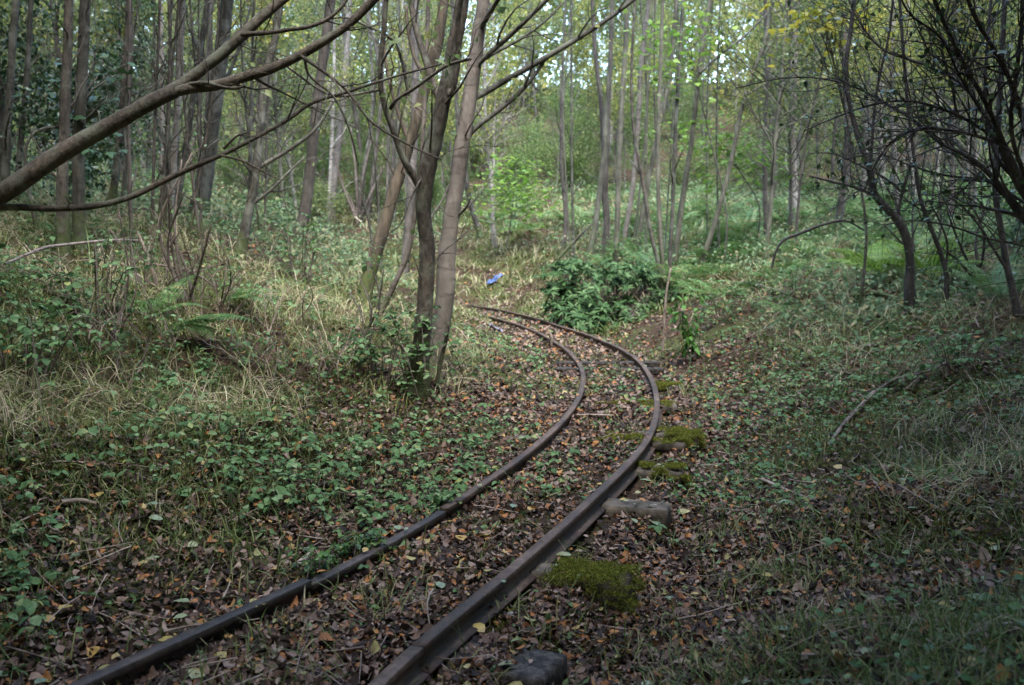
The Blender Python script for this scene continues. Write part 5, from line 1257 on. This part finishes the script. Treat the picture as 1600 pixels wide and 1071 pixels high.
# big fresh fallen leaves seen one by one
fl = MB(); xs, ys = scatter(260, 2.1, 6, 1.3); n = len(xs); az = rng.uniform(0, 6.28, n)
inst(fl, *leaf_tpl(.8, .08, .12, .03), np.c_[xs, ys, H(xs, ys) + .035], frames(np.c_[np.cos(az), np.sin(az), rng.normal(size=n) * .15], np.array([0, 0, 1.]) + rng.normal(size=(n, 3)) * .22), rng.uniform(.035, .068, n))
for ob_ in [o_ for o_ in track.children if o_.name.startswith('sleeper')]:
    co_ = np.empty(len(ob_.data.vertices) * 3, np.float32); ob_.data.vertices.foreach_get('co', co_); co_ = co_.reshape(-1, 3); co_ = co_[co_[:, 2] > co_[:, 2].max() - .03]
    n = 9; q_ = co_[rng.integers(0, len(co_), n)]; az = rng.uniform(0, 6.28, n)
    inst(fl, *leaf_tpl(.7, .12, .15, .02), q_ + [0, 0, .014], frames(np.c_[np.cos(az), np.sin(az), rng.normal(size=n) * .15], np.array([0, 0, 1.]) + rng.normal(size=(n, 3)) * .2), rng.uniform(.02, .045, n))
for ln_ in (RAIL_L, RAIL_R):
    k_ = rng.integers(10, 170, 26); n = len(k_); q_ = ln_[k_] + rng.normal(size=(n, 2)) * .014; az = rng.uniform(0, 6.28, n)
    inst(fl, *leaf_tpl(.7, .1, .15, .02), np.c_[q_, np.full(n, RAIL_H + .004)] - np.c_[np.cos(az), np.sin(az), np.zeros(n)] * .015, frames(np.c_[np.cos(az), np.sin(az), rng.normal(size=n) * .12], np.array([0, 0, 1.]) + rng.normal(size=(n, 3)) * .15), rng.uniform(.02, .04, n))
M['fresh'] = leaf_mat('pale_fallen_leaf', [(0, (.10, .15, .09)), (.4, (.20, .24, .13)), (.7, (.34, .25, .06)), (.85, (.36, .15, .04)), (1, (.25, .20, .16))], trans=.15, rough=.45)
o = fl.build('fallen_leaves', M['fresh']); tag(o, 'larger pale green and yellow leaves freshly fallen on the litter', 'fallen leaves', kind='stuff')

# ------------------------------------------------------------------ unseen trees added round the photographer so their crowns darken the near ground
SH = proto_tree(10, .11, M['bark_dark'], M['crown_d'], .36, 50, 22, (.12, .20), .05, 4, 1.5)
for i, (x, y, s) in enumerate([(-3.7, 2.0, .95), (-4.6, 4.6, 1.0), (-6.4, 7.6, 1.05), (3.5, 2.0, .95), (4.4, 4.6, 1.0), (6.2, 7.4, 1.05), (-7.2, 10.5, 1.15), (-9.6, 13.5, 1.25), (8.4, 10.2, 1.1),  (-2.4, -.6, 1.0), (2.3, -.8, 1.0), (0.1, -1.6, 1.1), (3.9, -.2, 1.0), (-4.0, .4, 1.0), (1.2, -3.4, 1.2), (-8.4, 8.2, 1.1), (8.6, 8.0, 1.0), (-9.5, 1.0, 1.1), (9.5, .5, 1.1), (-6.2, -5, 1.1), (6.2, -5.2, 1.1)]):
    place(('added_shade_tree', 'dense dark evergreen added out of view round the photographer to shade the near ground', 'dark evergreens added to shade the near track', SH), x, y, s, rng.uniform(0, 6.28))

SH2 = proto_tree(8.5, .09, M['bark_dark'], M['crown_d'], .05, 60, 12, (.16, .26), .05, 3, 1.25)  # ring of unseen low evergreens added to cut sky light from sides and behind
cnt = 0; tries = 0; ring = []
while cnt < 46 and tries < 4000:
    tries += 1
    a_ = rng.uniform(0, 2 * PI); r_ = rng.uniform(9.5, 19); x = r_ * math.sin(a_); y = r_ * math.cos(a_) + 1
    if abs(x) < .66 * y + 3.0 or any((x - p) ** 2 + (y - q) ** 2 < 5.5 for p, q in ring): continue
    if abs(x) < 3 and abs(y) < 6: continue
    ring.append((x, y)); place(('added_shade_tree', 0, 0, SH2), x, y, rng.uniform(.9, 1.25), rng.uniform(0, 6.28), label='low branched dark evergreen added out of view to block light from the sides', group='low evergreens added to block side light'); cnt += 1

# ------------------------------------------------------------------ light
w = bpy.data.worlds.new('World'); SC.world = w; w.use_nodes = True
nt = w.node_tree; nt.nodes.clear()
out = nt.nodes.new('ShaderNodeOutputWorld'); bg = nt.nodes.new('ShaderNodeBackground'); sky = nt.nodes.new('ShaderNodeTexSky')
sky.sky_type = 'NISHITA'; sky.sun_disc = False
SUN_EL, SUN_AZ = math.radians(66), math.radians(165)       # azimuth from +Y, negative = to the left
sky.sun_elevation = SUN_EL; sky.sun_rotation = SUN_AZ; sky.air_density = 1.1; sky.dust_density = .9
bg.inputs['Strength'].default_value = .15
nt.links.new(sky.outputs[0], bg.inputs[0]); nt.links.new(bg.outputs[0], out.inputs[0])
sl = bpy.data.lights.new('sun', 'SUN'); sl.energy = 1.3; sl.angle = math.radians(35); sl.color = (1, .99, .97)
so = bpy.data.objects.new('sun', sl); C.objects.link(so)
from mathutils import Vector
sd = Vector((math.sin(SUN_AZ) * math.cos(SUN_EL), math.cos(SUN_AZ) * math.cos(SUN_EL), math.sin(SUN_EL)))
so.rotation_euler = (-sd).to_track_quat('-Z', 'Y').to_euler()

HZ = 0.0
if HZ:
    mt, nt2, N2, L2 = new_mat('woodland_air'); o2 = N2('ShaderNodeOutputMaterial'); pv = N2('ShaderNodeVolumePrincipled'); L2(pv.outputs[0], o2.inputs['Volume'])
    pv.inputs['Color'].default_value = (.86, .93, .90, 1); pv.inputs['Density'].default_value = HZ; pv.inputs['Anisotropy'].default_value = .1
    lo = np.array([-72, -16, -2.2]); hi = np.array([72, 112, 34.0])
    v = np.array([[(lo, hi)[(i >> k) & 1][k] for k in range(3)] for i in range(8)])
    f = np.array([(0, 2, 3, 1), (4, 5, 7, 6), (0, 1, 5, 4), (2, 6, 7, 3), (0, 4, 6, 2), (1, 3, 7, 5)])
    hz = MB().add(v, f).build('haze', mt, smooth=False); tag(hz, 'thin pale moist air hanging in the wood', 'haze', kind='stuff')

# ------------------------------------------------------------------ camera
cam = bpy.data.cameras.new('camera'); co = bpy.data.objects.new('camera', cam); C.objects.link(co)
co.location = CAM; co.rotation_euler = (PI / 2 - PITCH, 0, 0)
cam.sensor_width = 36; cam.lens = 36 * F_PX / 1600; cam.clip_end = 400; cam.clip_start = .05
cam.dof.use_dof = True; cam.dof.focus_distance = 4.6; cam.dof.aperture_fstop = 4.0
SC.camera = co
SC.view_settings.view_transform = 'Standard'; SC.view_settings.look = 'None'; SC.view_settings.gamma = 1; SC.view_settings.exposure = 3.2
SC.render.engine = 'CYCLES'
SC.cycles.max_bounces = 6; SC.cycles.diffuse_bounces = 2; SC.cycles.glossy_bounces = 2; SC.cycles.transmission_bounces = 4; SC.cycles.transparent_max_bounces = 4
SC.cycles.use_denoising = True
SC.cycles.caustics_reflective = False; SC.cycles.caustics_refractive = False
